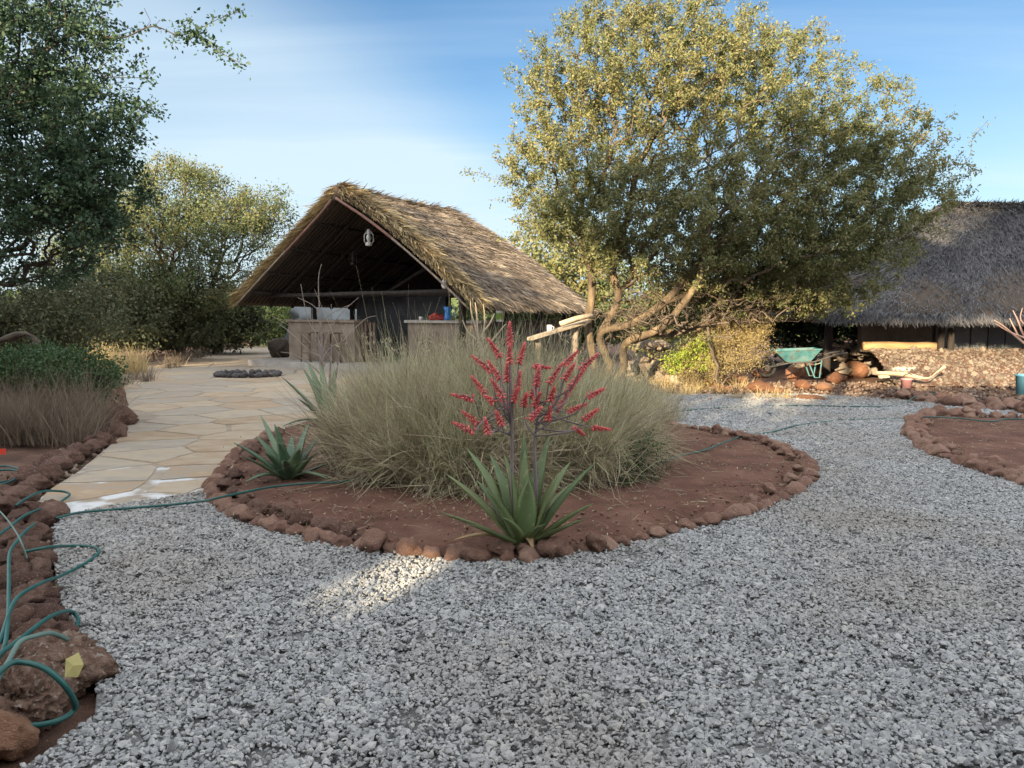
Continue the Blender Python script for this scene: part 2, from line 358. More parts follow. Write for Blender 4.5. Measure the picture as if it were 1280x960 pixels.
def sheet(name, P, z, m, mound=0, step=.25, nz=.015):
    P2 = [(p[0], p[1]) for p in P]; xs = [p[0] for p in P2]; ys = [p[1] for p in P2]
    # fan of rings shrinking toward the centroid keeps the outline exact
    cx, cy = sum(xs) / len(xs), sum(ys) / len(ys); V = []; Fs = []; n = len(P2); K = 14
    for k in range(K):
        f = 1 - k / K
        for x, y in P2:
            X, Y = cx + (x - cx) * f, cy + (y - cy) * f
            zz = z + mound * (1 - f ** 4) + nz * noise.noise(Vector((X * 1.7, Y * 1.7, 3))) * (1 if k else 0)
            V.append((X, Y, zz))
    V.append((cx, cy, z + mound))
    for k in range(K - 1):
        for i in range(n):
            j = (i + 1) % n; Fs.append((k * n + i, k * n + j, (k + 1) * n + j, (k + 1) * n + i))
    for i in range(n): Fs.append(((K - 1) * n + i, (K - 1) * n + (i + 1) % n, K * n))
    o = link(name, mesh(name, V, Fs, m, True)); o['kind'] = 'structure'; return o
# ground: one sheet to the horizon, finely undulating near
def ground():
    xs = np.concatenate([[-900, -300, -120, -60], np.arange(-40, 40.1, .8), [60, 120, 300, 900]])
    ys = np.concatenate([[-900, -300, -100, -40], np.arange(-24, 56.1, .8), [80, 140, 300, 900]])
    X, Y = np.meshgrid(xs, ys); Z = np.zeros_like(X)
    for i in range(X.shape[0]):
        for j in range(X.shape[1]):
            Z[i, j] = -.035 + .03 * noise.noise(Vector((X[i, j] * .5, Y[i, j] * .5, 0)))
    V = np.stack([X, Y, Z], -1).reshape(-1, 3); nx = len(xs); Fs = []
    i, j = np.meshgrid(np.arange(len(ys) - 1), np.arange(nx - 1), indexing='ij')
    a = (i * nx + j).ravel(); Fs = np.stack([a, a + 1, a + nx + 1, a + nx], 1)
    o = link('ground', mesh('ground', V, Fs, M['soil'], True)); o['kind'] = 'structure'
ground()
def flat(name, P, z, m, kind='structure'):
    V = [(p[0], p[1], z) for p in P]; o = link(name, mesh(name, V, [tuple(range(len(V)))[::-1] if sum((V[i][0] * V[(i + 1) % len(V)][1] - V[(i + 1) % len(V)][0] * V[i][1]) for i in range(len(V))) < 0 else tuple(range(len(V)))], m)); o['kind'] = kind; return o
flat('gravel_path', GRAVEL, .004, M['gravelbase'])
terrace = flat('paved_terrace', TERR, .016, M['mortar'])
sheet('flower_bed_soil', BED, .02, M['bedsoil'], .07)
sheet('side_bed_soil', BED2, .02, M['bedsoil'], .04)
# ------------------------------------------------------------------ rocks
def rock_mesh(name, seed, m, sub=2, rough=.28, flat_=1.0, ridg=1.0):
    import bmesh
    bm = bmesh.new(); bmesh.ops.create_icosphere(bm, subdivisions=sub, radius=1)
    o = Vector((seed * 13.7, seed * 7.1, seed * 3.3))
    for v in bm.verts:
        p = v.co.copy(); d = 1 + rough * noise.noise(p * 1.1 + o) * 1.6 + rough * .5 * noise.noise(p * 2.7 + o) + rough * .28 * ridg * noise.noise(p * 6 + o) + (rough * .16 * ridg * noise.noise(p * 14 + o) if sub > 3 else 0)
        q = p * d
        for ax in (Vector((.6, .5, .62)), Vector((-.7, .3, .6)), Vector((.1, -.8, .55))):   # worn facets
            ax = ax.normalized(); k = q.dot(ax)
            if k > .82: q -= ax * (k - .82) * .8
        v.co = q
    me = bpy.data.meshes.new(name); bm.to_mesh(me); bm.free(); me.materials.append(m)
    me.polygons.foreach_set('use_smooth', np.ones(len(me.polygons), dtype=bool)); return me
LAVA = [rock_mesh('stone', i, M['lava'], 3, .34, ridg=1.6) for i in range(10)]
LAVAD = [rock_mesh('stone', i + 20, M['lavadark'], 3, .42, ridg=1.8) for i in range(8)]
ORANGE = [rock_mesh('rock', i + 40, M['orangerock'], 2, .36) for i in range(6)]
GREY = [rock_mesh('rock', i + 60, M['greyrock'], 1, .6) for i in range(5)]
for m_ in GREY: m_.polygons.foreach_set('use_smooth', np.zeros(len(m_.polygons), dtype=bool))
CHAR = [rock_mesh('stone', i + 80, M['charcoal'], 1, .36) for i in range(4)]
def put_stone(par, me, p, r, name='stone', sq=(1, .85, .72)):
    c = Vector(par.location) if par is not None else Vector((0, 0, 0))
    return link(name, me, par, loc=Vector(p) - c, rot=(random.uniform(-.3, .3), random.uniform(-.3, .3), random.uniform(0, 6.3)),
                scale=(r * sq[0] * random.uniform(.85, 1.2), r * sq[1] * random.uniform(.85, 1.15), r * sq[2] * random.uniform(.85, 1.15)))
def walk(pts, gap):
    """points along a polyline about gap(p) apart"""
    out = [Vector(pts[0])]; acc = 0; want = gap(Vector(pts[0]))
    for a, b in zip(pts[:-1], pts[1:]):
        a = Vector(a); b = Vector(b); L = (b - a).length; pos = 0
        while acc + (L - pos) >= want:
            pos += want - acc; p = a + (b - a) * (pos / L); out.append(p); acc = 0; want = gap(p)
        acc += L - pos
    return out
ring = empty('stone_border', (BED[0].x, BED[0].y, 0), 'ring of rusty brown lava stones edging the round bed of aloes and grass', 'stone edging')
for p in walk(BED + [BED[0]], lambda p: random.uniform(.125, .19)):
    if p.y > 9.6 and p.x < 1.6: continue
    r = random.uniform(.062, .098)
    put_stone(ring, random.choice(LAVA), (p.x, p.y, r * .42), r)
    if p.x < -1 and random.random() < .8:      # the left edge is built up two or three stones wide
        q = p + Vector((random.uniform(.08, .2), random.uniform(0, .12), 0)); put_stone(ring, random.choice(LAVAD), (q.x, q.y, r * .75), r * random.uniform(.8, 1.15))
    if p.x > 2.0 and random.random() < .55:
        q = p + Vector((-random.uniform(.1, .22), 0, 0)); put_stone(ring, random.choice(LAVA), (q.x, q.y, .08), r * .8)
for px, py, r in ((631, 690, .075), (655, 690, .066), (690, 695, .1), (745, 686, .085)): 
    p = G(px, py + 6); put_stone(ring, random.choice(LAVA), (p.x, p.y, r * .9), r)
p = G(465, 690); big = put_stone(ring, LAVA[2], (p.x, p.y, .07), .115); 
ring2 = empty('stone_border', (BED2[0].x, BED2[0].y, 0), 'row of lava stones edging the red bed at the right edge of the gravel', 'stone edging')
for p in walk(BED2 + [BED2[0]], lambda p: random.uniform(.14, .2)):
    if p.x > 9: continue
    r = random.uniform(.075, .125); put_stone(ring2, random.choice(LAVA), (p.x, p.y, r * .42), r)
    if random.random() < .6: put_stone(ring2, random.choice(LAVA), (p.x + random.uniform(.08, .2), p.y + random.uniform(-.05, .15), r * .8), r * .85)
row = GP([(1142, 500), (1180, 506), (1230, 512), (1300, 520), (1380, 528)])
ring3 = empty('stone_border', (row[0].x, row[0].y, 0), 'low row of stones between gravel and red soil before the right hut', 'stone edging')
for p in walk(row, lambda p: random.uniform(.18, .3)):
    for k in range(2): r = random.uniform(.09, .2); put_stone(ring3, random.choice(LAVA), (p.x + random.uniform(-.2, .2), p.y + random.uniform(-.1, .5), r * .4), r)
# left bank rocks
lb = GP([(20, 700), (60, 690), (60, 660), (30, 640)]) 
left = empty('stone_border', (G(60, 720).x, G(60, 720).y, 0), 'dark red lava stones along the left edge of the gravel under hose loops', 'stone edging')
for p in walk(GP([(30, 900), (78, 800), (52, 745), (42, 705), (40, 668), (62, 640)]), lambda p: random.uniform(.11, .17)):
    for k in range(2 + (random.random() < .4)):
        r = random.uniform(.045, .095); put_stone(left, random.choice(LAVAD), (p.x - k * random.uniform(.1, .16), p.y + random.uniform(-.06, .06), .05 + .02 * k), r)
for p in walk(GP([(40, 640), (70, 610), (95, 588), (120, 572), (170, 545), (150, 520)]), lambda p: random.uniform(.16, .26)):
    for k in range(1 + (random.random() < .5)):
        r = random.uniform(.07, .14); put_stone(left, random.choice(LAVAD), (p.x - .18 - k * random.uniform(.12, .2), p.y + random.uniform(-.1, .1), .05), r)
def boulder(name, px, py, r, m, seed, label, sq=(1, .8, .7), sub=4, rough=.3, ridg=1.8):
    p = G(px, py); me = rock_mesh(name, seed, m, sub, rough, ridg=ridg); o = link(name, me, loc=(p.x, p.y, r * sq[2] * .55), rot=(0, 0, seed), scale=(r * sq[0], r * sq[1], r * sq[2]))
    return tag(o, label, 'rock')
boulder('boulder', 62, 858, .215, M['conglom'], 3.3, 'large pebbly red rock with a yellow leaf stuck on its right side', sub=5, ridg=2.6)
boulder('boulder', 28, 895, .2, M['conglom'], 5.1, 'brown rock inside the hose loop at the lower left corner', sub=5, ridg=2.6)
boulder('boulder', 0, 935, .12, M['orangerock'], 6.2, 'small smooth rust rock at the very bottom left corner')
boulder('boulder', 68, 648, .115, M['lavadark'], 7.7, 'rounded dark red stone at the corner of the paving by the gravel', (1.15, .8, .75), 3, .12)
boulder('boulder', 128, 527, .36, M['conglom'], 9.2, 'tall grey brown rock beside the green shrub at the paving edge', (.75, .8, 1.1))
boulder('boulder', 152, 532, .24, M['lavadark'], 10.4, 'dark rounded rock lying on the paving edge right of the dry grass', (1, .8, .7))
me = mesh('yellow_leaf', [(-.035, 0, -.045), (.02, -.004, -.05), (.042, -.012, 0), (.012, 0, .055), (-.04, .004, .03), (0, -.012, 0)], [(0, 1, 5), (1, 2, 5), (2, 3, 5), (3, 4, 5), (4, 0, 5)], M['yellow'])
yl = Q(93, 832, 2.62); tag(link('fallen_leaf', me, loc=yl, rot=(R(-25), 0, R(12)), scale=(.8, .8, .8)), 'flat yellow leaf stuck on the pebbly rock at the left', 'leaf')
# ------------------------------------------------------------------ flagstones (Voronoi cells, each its own piece)
def clip(poly, a, b, c):
    out = []
    for i in range(len(poly)):
        p, q = poly[i], poly[(i + 1) % len(poly)]; dp = a * p[0] + b * p[1] - c; dq = a * q[0] + b * q[1] - c
        if dp <= 0: out.append(p)
        if (dp < 0 < dq) or (dq < 0 < dp):
            t = dp / (dp - dq); out.append((p[0] + (q[0] - p[0]) * t, p[1] + (q[1] - p[1]) * t))
    return out
def flagstones():
    r_ = random.Random(4); pts = []
    xs = [p.x for p in TERR]; ys = [p.y for p in TERR]; x0, x1, y0, y1 = min(xs), max(xs), min(ys), min(max(ys), 26)
    tries = 0
    while tries < 9000:
        tries += 1
        p = (r_.uniform(x0 - 1, x1 + 1), y0 - 1 + (y1 - y0 + 2) * r_.random())
        dmin = .66 if p[1] < 11 else (.85 if p[1] < 17 else 1.25)
        if all((p[0] - q[0]) ** 2 + ((p[1] - q[1]) * 1.25) ** 2 > dmin ** 2 for q in pts): pts.append(p)
    P2 = [(p.x, p.y) for p in TERR]; area = 0; n = 0
    for p in pts:
        if not inpoly(np.array([p[0]]), np.array([p[1]]), P2)[0]: continue
        cell = [(p[0] - 2, p[1] - 2), (p[0] + 2, p[1] - 2), (p[0] + 2, p[1] + 2), (p[0] - 2, p[1] + 2)]
        j = .045 if p[1] < 7.6 else .015
        for q in pts:
            if q is p: continue
            dx, dy = q[0] - p[0], q[1] - p[1]; d = math.hypot(dx, dy)
            if d > 3.2: continue
            cell = clip(cell, dx / d, dy / d, (dx / d) * (p[0] + q[0]) / 2 + (dy / d) * (p[1] + q[1]) / 2 - j * r_.uniform(.5, 1.9))
            if len(cell) < 3: break
        if len(cell) < 3: continue
        # cells reaching over the rim of the paving are cut back to it
        def snap(c):
            if inpoly(np.array([c[0]]), np.array([c[1]]), P2)[0]: return c
            best = None
            for k in range(len(P2)):
                a, b = P2[k], P2[(k + 1) % len(P2)]; dx, dy = b[0] - a[0], b[1] - a[1]; t = max(0, min(1, ((c[0] - a[0]) * dx + (c[1] - a[1]) * dy) / (dx * dx + dy * dy + 1e-9)))
                q = (a[0] + dx * t, a[1] + dy * t); d = math.hypot(q[0] - c[0], q[1] - c[1])
                if best is None or d < best[0]: best = (d, q)
            q = best[1]; return (q[0] + (p[0] - q[0]) * .012, q[1] + (p[1] - q[1]) * .012)
        cell = [snap(c) for c in cell]
        # rough edge: split sides, jitter
        ed = []
        for i in range(len(cell)):
            a, b = cell[i], cell[(i + 1) % len(cell)]; L = math.hypot(b[0] - a[0], b[1] - a[1]); k = max(1, int(L / .16))
            for s in range(k):
                t = s / k; am = .011
                ed.append((a[0] + (b[0] - a[0]) * t + r_.uniform(-am, am), a[1] + (b[1] - a[1]) * t + r_.uniform(-am, am)))
        zt = .0235 + r_.uniform(-.0015, .002); tx, ty = r_.uniform(-.003, .003), r_.uniform(-.003, .003)
        V = [(x - p[0], y - p[1], .006) for x, y in ed] + [((x - p[0]) * .985, (y - p[1]) * .985, zt + (x - p[0]) * tx + (y - p[1]) * ty) for x, y in ed]
        m_ = len(ed); Fs = [tuple(m_ + i for i in range(m_))] + [(i, (i + 1) % m_, m_ + (i + 1) % m_, m_ + i) for i in range(m_)]
        if sum((ed[i][0] * ed[(i + 1) % m_][1] - ed[(i + 1) % m_][0] * ed[i][1]) for i in range(m_)) < 0: Fs = [f[::-1] for f in Fs]
        link('flagstone', mesh('flagstone', V, Fs, M['flag']), terrace, loc=(p[0], p[1], 0)); n += 1
    return n
print('flagstones', flagstones())
# ------------------------------------------------------------------ gravel chips: geometry nodes, instances on points
def gravel():
    n = 150000
    D = rng.uniform(1.2, 17.5, n); X = rng.uniform(-1, 1, n) * (.72 * D + 2.8)
    dens = np.minimum(1.0, D / 9.0)                        # thin the nearest, they cover more each
    keep = inpoly(X, D, GRAVEL) & ~inpoly(X, D, BED) & ~inpoly(X, D, BED2)
    X, D = X[keep], D[keep]
    # sampling was uniform in D for a widening strip; accept so that density per area is even near, sparser far
    width = 2 * (.72 * D + 2.8)
    want = np.where(D < 7.5, 6200, 6200 * (7.5 / D) ** 1.7)    # chips per square metre
    have = n / 16.3 / width
    times = want / have
    reps = np.floor(times + rng.random(len(D))).astype(int)
    X = np.repeat(X, reps) ; D = np.repeat(D, reps)
    X = X + rng.normal(0, .03, len(X)); D = D + rng.normal(0, .03, len(D))
    k = inpoly(X, D, GRAVEL) & ~inpoly(X, D, BED) & ~inpoly(X, D, BED2); X, D = X[k], D[k]
    Z = rng.uniform(.004, .02, len(X)) + .008 * np.sin(X * 2.1 + np.sin(D * 1.3)) * np.sin(D * 1.7) + .008
    me = bpy.data.meshes.new('gravel'); me.vertices.add(len(X)); me.vertices.foreach_set('co', np.stack([X, D, Z], 1).astype(np.float32).ravel())
    a = me.attributes.new('rot', 'FLOAT_VECTOR', 'POINT'); a.data.foreach_set('vector', np.stack([rng.normal(0, .45, len(X)), rng.normal(0, .45, len(X)), rng.uniform(0, 6.28, len(X))], 1).astype(np.float32).ravel())
    s = np.clip(rng.lognormal(math.log(.0088), .38, len(X)), .004, .024) * np.where(D > 7.5, (D / 7.5) ** .75, 1)
    sv = np.stack([s * rng.uniform(.9, 1.5, len(X)), s * rng.uniform(.7, 1.1, len(X)), s * rng.uniform(.5, .85, len(X))], 1)
    a = me.attributes.new('scl', 'FLOAT_VECTOR', 'POINT'); a.data.foreach_set('vector', sv.astype(np.float32).ravel())
    a = me.attributes.new('pick', 'INT', 'POINT'); a.data.foreach_set('value', rng.integers(0, 7, len(X)).astype(np.int32))
    me.update(); o = link('gravel', me); tag(o, 'loose grey stone chips covering the yard around the beds', 'gravel', kind='stuff')
    col = bpy.data.collections.new('chips')
    import bmesh
    for i in range(7):
        bm = bmesh.new()
        for _ in range(15):
            v = Vector((random.gauss(0, 1), random.gauss(0, 1), random.gauss(0, 1))).normalized() * random.uniform(.85, 1.1); bm.verts.new(v)
        rr = bmesh.ops.convex_hull(bm, input=bm.verts); bmesh.ops.delete(bm, geom=[g for g in rr['geom_interior'] if isinstance(g, bmesh.types.BMVert)], context='VERTS')
        bmesh.ops.recalc_face_normals(bm, faces=bm.faces)
        m2 = bpy.data.meshes.new('chip'); bm.to_mesh(m2); bm.free(); m2.materials.append(M['gravel'])
        col.objects.link(bpy.data.objects.new('chip%d' % i, m2))
    ng = bpy.data.node_groups.new('scatter', 'GeometryNodeTree')
    ng.interface.new_socket('Geometry', in_out='INPUT', socket_type='NodeSocketGeometry'); ng.interface.new_socket('Geometry', in_out='OUTPUT', socket_type='NodeSocketGeometry')
    N = ng.nodes; L = ng.links; gi = N.new('NodeGroupInput'); go = N.new('NodeGroupOutput')
    mp = N.new('GeometryNodeMeshToPoints'); ip = N.new('GeometryNodeInstanceOnPoints'); ci = N.new('GeometryNodeCollectionInfo')
    ci.inputs['Collection'].default_value = col; ci.inputs['Separate Children'].default_value = True; ci.inputs['Reset Children'].default_value = True
    def attr(nm, ty):
        x = N.new('GeometryNodeInputNamedAttribute'); x.data_type = ty; x.inputs[0].default_value = nm; return x.outputs[0]
    L.new(gi.outputs[0], mp.inputs[0]); L.new(mp.outputs[0], ip.inputs['Points']); L.new(ci.outputs[0], ip.inputs['Instance'])
    ip.inputs['Pick Instance'].default_value = True; L.new(attr('pick', 'INT'), ip.inputs['Instance Index'])
    L.new(attr('rot', 'FLOAT_VECTOR'), ip.inputs['Rotation']); L.new(attr('scl', 'FLOAT_VECTOR'), ip.inputs['Scale'])
    L.new(ip.outputs[0], go.inputs[0])
    md = o.modifiers.new('scatter', 'NODES'); md.node_group = ng
    print('gravel chips', len(X))
gravel()
# ------------------------------------------------------------------ many-blade helpers
def blades(P, D, L, W, droop, side=None, seg=3, curl=.0, twist=True):
    """P roots (n,3), D unit directions, L lengths, W widths, droop: how far tips sag -> verts, quads/tri faces as quads"""
    n = len(P); D = D / np.linalg.norm(D, axis=1, keepdims=True)
    if side is None:
        s = np.cross(D, rng.normal(0, 1, (n, 3))); side = s / np.linalg.norm(s, axis=1, keepdims=True)
    out = []; cur = rng.normal(0, 1, (n, 3)) * curl
    for k in range(seg + 1):
        t = k / seg
        c = P + D * (L * t)[:, None]; c = c + cur * (L * t * t)[:, None]
        c[:, 2] -= droop * L * t * t
        wd = W * (1 - .85 * t) / 2
        out.append(c - side * wd[:, None]); out.append(c + side * wd[:, None])
    V = np.stack(out, 1)   # n, 2(seg+1), 3
    base = (np.arange(n) * 2 * (seg + 1))[:, None]
    F_ = [np.concatenate([base + 2 * k, base + 2 * k + 1, base + 2 * k + 3, base + 2 * k + 2], 1) for k in range(seg)]
    return V.reshape(-1, 3), np.stack(F_, 1).reshape(-1, 4)
def leaves(P, size, up=.4, asp=.45):
    n = len(P); a = rng.normal(0, 1, (n, 3)); a[:, 2] -= up; a /= np.linalg.norm(a, axis=1, keepdims=True)
    b = np.cross(a, rng.normal(0, 1, (n, 3))); b /= np.linalg.norm(b, axis=1, keepdims=True)
    s = (size * rng.uniform(.6, 1.35, n))[:, None]; c = np.cross(a, b) * s * .12
    V = np.stack([P, P + a * s * .5 + b * s * asp * .5 + c, P + a * s, P + a * s * .5 - b * s * asp * .5 + c], 1)
    return V.reshape(-1, 3), np.arange(n * 4).reshape(n, 4)
def merge(parts):
    V = []; Fs = []; o = 0
    for v, f in parts: V.append(v); Fs.append(f + o); o += len(v)
    return np.concatenate(V), np.concatenate(Fs)
# ------------------------------------------------------------------ trees: skeleton grown to points spread through the crown
def sample_blobs(blobs, n, shell=.35):
    wts = np.array([b[2] if len(b) > 2 else b[1][0] * b[1][1] * b[1][2] for b in blobs], float); wts /= wts.sum()
    k = rng.choice(len(blobs), n, p=wts)
    d = rng.normal(0, 1, (n, 3)); d /= np.linalg.norm(d, axis=1, keepdims=True)
    r = rng.random(n) ** shell
    r *= 1 + .10 * rng.normal(0, 1, n)
    cen = np.array([b[0] for b in blobs])[k]; rad = np.array([b[1] for b in blobs])[k]
    return cen + d * rad * r[:, None]
def grow(root, limbs, A, step=.22, wig=.05, pathw=.30, outward=.25):
    """limbs: list of polylines (first starts at root). returns chains of node indices, positions"""
    cap = 60000; P = np.zeros((cap, 3)); par = np.full(cap, -1); plen = np.zeros(cap); n = 0; chains = []
    def add(p, pa):
        nonlocal n
        P[n] = p; par[n] = pa; plen[n] = 0 if pa < 0 else plen[pa] + np.linalg.norm(P[n] - P[pa]); n += 1; return n - 1
    for i, lb_ in enumerate(limbs):
        pts = smooth_path(lb_, 5)
        if n == 0: st = add(pts[0], -1)
        else:
            st = int(np.argmin(((P[:n] - np.array(pts[0])) ** 2).sum(1)))
        ch = [st]; last = st
        for p in pts[1:]: last = add(np.array(p), last); ch.append(last)
        chains.append(ch)
    order = np.argsort(np.linalg.norm(A - np.array(root), axis=1))
    for i in order:
        a = A[i]; d = np.linalg.norm(P[:n] - a, axis=1); j = int(np.argmin(d + pathw * plen[:n])); dist = d[j]
        if dist < .05: continue
        k = max(2, int(dist / step)); p0 = P[j].copy()
        pd = P[j] - P[par[j]] if par[j] >= 0 else np.array([0, 0, 1.]); pd = pd / (np.linalg.norm(pd) + 1e-9) * dist * .35
        ch = [j]; last = j; c1 = p0 + pd; 
        for s in range(1, k + 1):
            t = s / k; p = (1 - t) ** 2 * p0 + 2 * t * (1 - t) * ((c1 + (p0 + a) / 2) / 2) + t * t * a
            if s < k: p = p + rng.normal(0, wig * step, 3)
            if n >= cap: break
            last = add(p, last); ch.append(last)
        chains.append(ch)
    return P[:n].copy(), par[:n].copy(), chains
def skeleton_mesh(P, par, chains, tip=.004, expo=2.4, rmax=None, nl=0, minr=0):
    n = len(P); r = np.zeros(n); acc = np.zeros(n); kids = np.zeros(n, int)
    for i in range(1, n):
        if par[i] >= 0: kids[par[i]] += 1
    for i in range(n - 1, -1, -1):
        r[i] = tip if kids[i] == 0 else max(acc[i] ** (1 / expo), tip)
        if par[i] >= 0: acc[par[i]] += (r[i] * 1.012) ** expo if kids[par[i]] > 0 else 0
    if rmax: r = np.minimum(r, rmax)
    parts = []
    for ch in chains:
        rr = r[ch].copy()
        if len(ch) > 1 and rr[0] > rr[1] * 1.3: rr[0] = rr[1] * 1.3
        m = rr.max(); ns = 3 if m < .012 else (5 if m < .04 else 9)
        if m < minr: continue
        pts = P[ch]; t = np.gradient(pts, axis=0) if len(ch) > 2 else np.repeat((pts[1:] - pts[:1]), 2, 0)
        t /= np.linalg.norm(t, axis=1, keepdims=True) + 1e-9
        ref = np.array([.31, .22, .92]); a = np.cross(t, ref); a /= np.linalg.norm(a, axis=1, keepdims=True) + 1e-9; b = np.cross(t, a)
        ang = np.arange(ns) * 2 * math.pi / ns
        V = pts[:, None] + (a[:, None] * np.cos(ang)[None, :, None] + b[:, None] * np.sin(ang)[None, :, None]) * rr[:, None, None]
        K = len(ch); i, j = np.meshgrid(np.arange(K - 1), np.arange(ns), indexing='ij'); j2 = (j + 1) % ns
        parts.append((V.reshape(-1, 3), np.stack([(i * ns + j).ravel(), (i * ns + j2).ravel(), ((i + 1) * ns + j2).ravel(), ((i + 1) * ns + j).ravel()], 1)))
    return merge(parts), r
def twig_points(P, par, r, n, rlim, spread, tipbias=0):
    idx = np.where((par >= 0) & (r < rlim))[0]
    k = rng.choice(idx, n); t = rng.random(n)[:, None]
    p = P[k] * t + P[par[k]] * (1 - t)
    return p + rng.normal(0, spread, (n, 3))
def tree(name, label, cat, root, limbs, blobs, n_attr, n_leaf, leaf, lm, bm_, rlim=.012, spread=.07, tip=.004, group=None, shell=.4, step=.25, rmax=None, extra_attr=None, pathw=.3, asp=.45, wig=.05, leafclumps=None):
    root = Vector(root); e = empty(name, root, label, cat, group)
    A = sample_blobs(blobs, n_attr, shell)
    if extra_attr is not None: A = np.concatenate([A, extra_attr])
    A = A[A[:, 2] > .05]
    P, par, chains = grow(root, limbs, A, step, wig, pathw)
    (V, Fs), r = skeleton_mesh(P, par, chains, tip, rmax=rmax)
    link('trunk', mesh('trunk', V, Fs, bm_, True), e)
    L_ = twig_points(P, par, r, n_leaf, rlim, spread)
    if leafclumps:   # thin some places, thicken others
        f = np.array([noise.noise(Vector(p) * leafclumps) for p in L_]); L_ = L_[(f + rng.normal(0, .22, len(f))) > -.18]
    L_ = L_[L_[:, 2] > .03]
    V, Fs = leaves(L_, leaf, asp=asp)
    link('crown', mesh('crown', V, Fs, lm), e)
    return e
def B(px, py, Y, rx, ry, rz, wt=None):
    c = Q(px, py, Y); b = [tuple(c), (rx, ry, rz)]
    if wt: b.append(wt)
    return b
# the great tree right of centre
base = Vector((1.75, 15.2, 0))
limbs = [[base, (1.62, 15.2, .6), (1.5, 15.15, 1.3), (1.56, 15.1, 1.9), (1.5, 15.1, 2.5), (1.2, 15, 3.4)],
         [base, (1.9, 15.0, .5), (1.7, 14.8, 1.15), (2.3, 14.7, 1.35), (2.9, 14.7, 1.75), (3.4, 14.8, 2.3), (3.9, 15, 2.9), (4.6, 15, 3.6)],
         [base, (2.2, 15.2, .4), (2.2, 14.9, .95), (2.8, 14.6, 1.25), (3.2, 14.5, 1.7), (3.5, 14.3, 2.3), (3.6, 14.2, 3.2)],
         [(1.7, 14.8, 1.15), (2.05, 14.9, 1.8), (1.95, 15, 2.4), (2.2, 15, 3.3), (2.4, 15, 4.4)],
         [(2.2, 14.9, .95), (2.9, 15.3, 1.15), (3.6, 15.3, 1.2), (4.1, 15.5, 1.45)],
         [(2.2, 14.9, .95), (2.9, 14.7, .75), (3.3, 14.6, 1.05), (3.9, 14.7, 1.1)],
         [(2.9, 14.7, 1.75), (4.0, 15, 2.1), (5.4, 15.2, 2.6), (6.8, 15.2, 3.3)]]
blobs = [B(760, 110, 15, 1.7, 2.0, 1.7, 3.2), B(870, 110, 15, 2.2, 2.4, 1.65, 5), B(980, 150, 15, 2.0, 2.2, 1.5, 4), B(1070, 190, 15, 1.5, 2.0, 1.25, 2.6),
         B(1130, 230, 15, 1.15, 1.6, 1.0, 1.7), B(740, 230, 15, 1.55, 2, 1.35, 3), B(695, 270, 14.6, .9, 1.2, .5, 1.0), B(860, 250, 14.6, 2.3, 2, 1.3, 5), B(990, 270, 14.8, 2.2, 2, 1.1, 4.2),
         B(900, 325, 15, 2.4, 1.6, .75, 4), B(1010, 335, 15.3, 1.9, 1.6, .85, 3.4), B(1075, 295, 15.2, 1.4, 1.5, .85, 2.2), B(940, 365, 15.6, 2.0, 1.2, .55, 3.0), B(1010, 375, 15.8, 1.2, 1.0, .4, 1.2), B(770, 315, 14.8, 1.0, 1.3, .55, .9), B(695, 110, 15, 1.0, 1.3, 1.3, 1.2), B(800, 20, 15, 1.6, 1.5, .6, 1.4), B(920, 60, 15, 1.6, 1.5, .6, 1.2), B(665, 200, 14.8, .8, 1, .8, .8)]
spikes = []
for px, py, Y in [(600, 215, 14.6), (580, 213, 14.6), (625, 225, 14.6), (612, 295, 14.4), (640, 300, 14.4), (1215, 175, 15), (1235, 150, 15), (1205, 205, 15), (1225, 215, 15), (700, 15, 15), (720, 2, 15), (745, -10, 15), (850, 0, 15), (800, -8, 15), (1035, 65, 15), (1010, 45, 15), (955, 30, 15), (905, 12, 15), (660, 45, 15), (650, 90, 15), (1120, 110, 15), (1140, 105, 15), (1085, 85, 15), (1160, 140, 15), (640, 150, 14.8), (610, 250, 14.5)]:
    spikes.append(tuple(Q(px, py, Y)))
T1 = tree('acacia_tree', 'huge spreading tree with yellow green leaves leaning over the bench between the two huts', 'tree', base, limbs, blobs, 7500, 265000, .060, M['leafgold'], M['bark'],
     rlim=.011, spread=.045, tip=.0034, extra_attr=np.array(spikes), shell=.52, rmax=.078, asp=.45, leafclumps=None, pathw=.25, wig=.10)
# bare tangled twigs under the crown
def thicket(name, label, cat, root, blobs, n, tipr, m, step=.2, wig=.25, pathw=.1, shell=.5, limbs=None, rmax=.03):
    A = sample_blobs(blobs, n, shell); A = A[A[:, 2] > .02]
    P, par, ch = grow(root, limbs or [[root, Vector(root) + Vector((0, 0, .15))]], A, step, wig, pathw)
    (V, Fs), r = skeleton_mesh(P, par, ch, tipr, rmax=rmax)
    o = link(name, mesh(name, V, Fs, m, True)); tag(o, label, cat); return P, par, r, o
thicket('dead_brush', 'tangle of bare pale twigs hanging under the great tree behind the golden bush', 'brush', (4.2, 15.3, 0), [B(870, 375, 15.0, 1.9, 1, .6, 4), B(960, 365, 15.2, 1.6, 1, .6, 3), B(780, 400, 14.6, .9, .8, .5, 1.2), B(800, 390, 15.1, 1.2, .8, .5, 2)], 1700, .0042, M['deadtwig'], wig=.35)
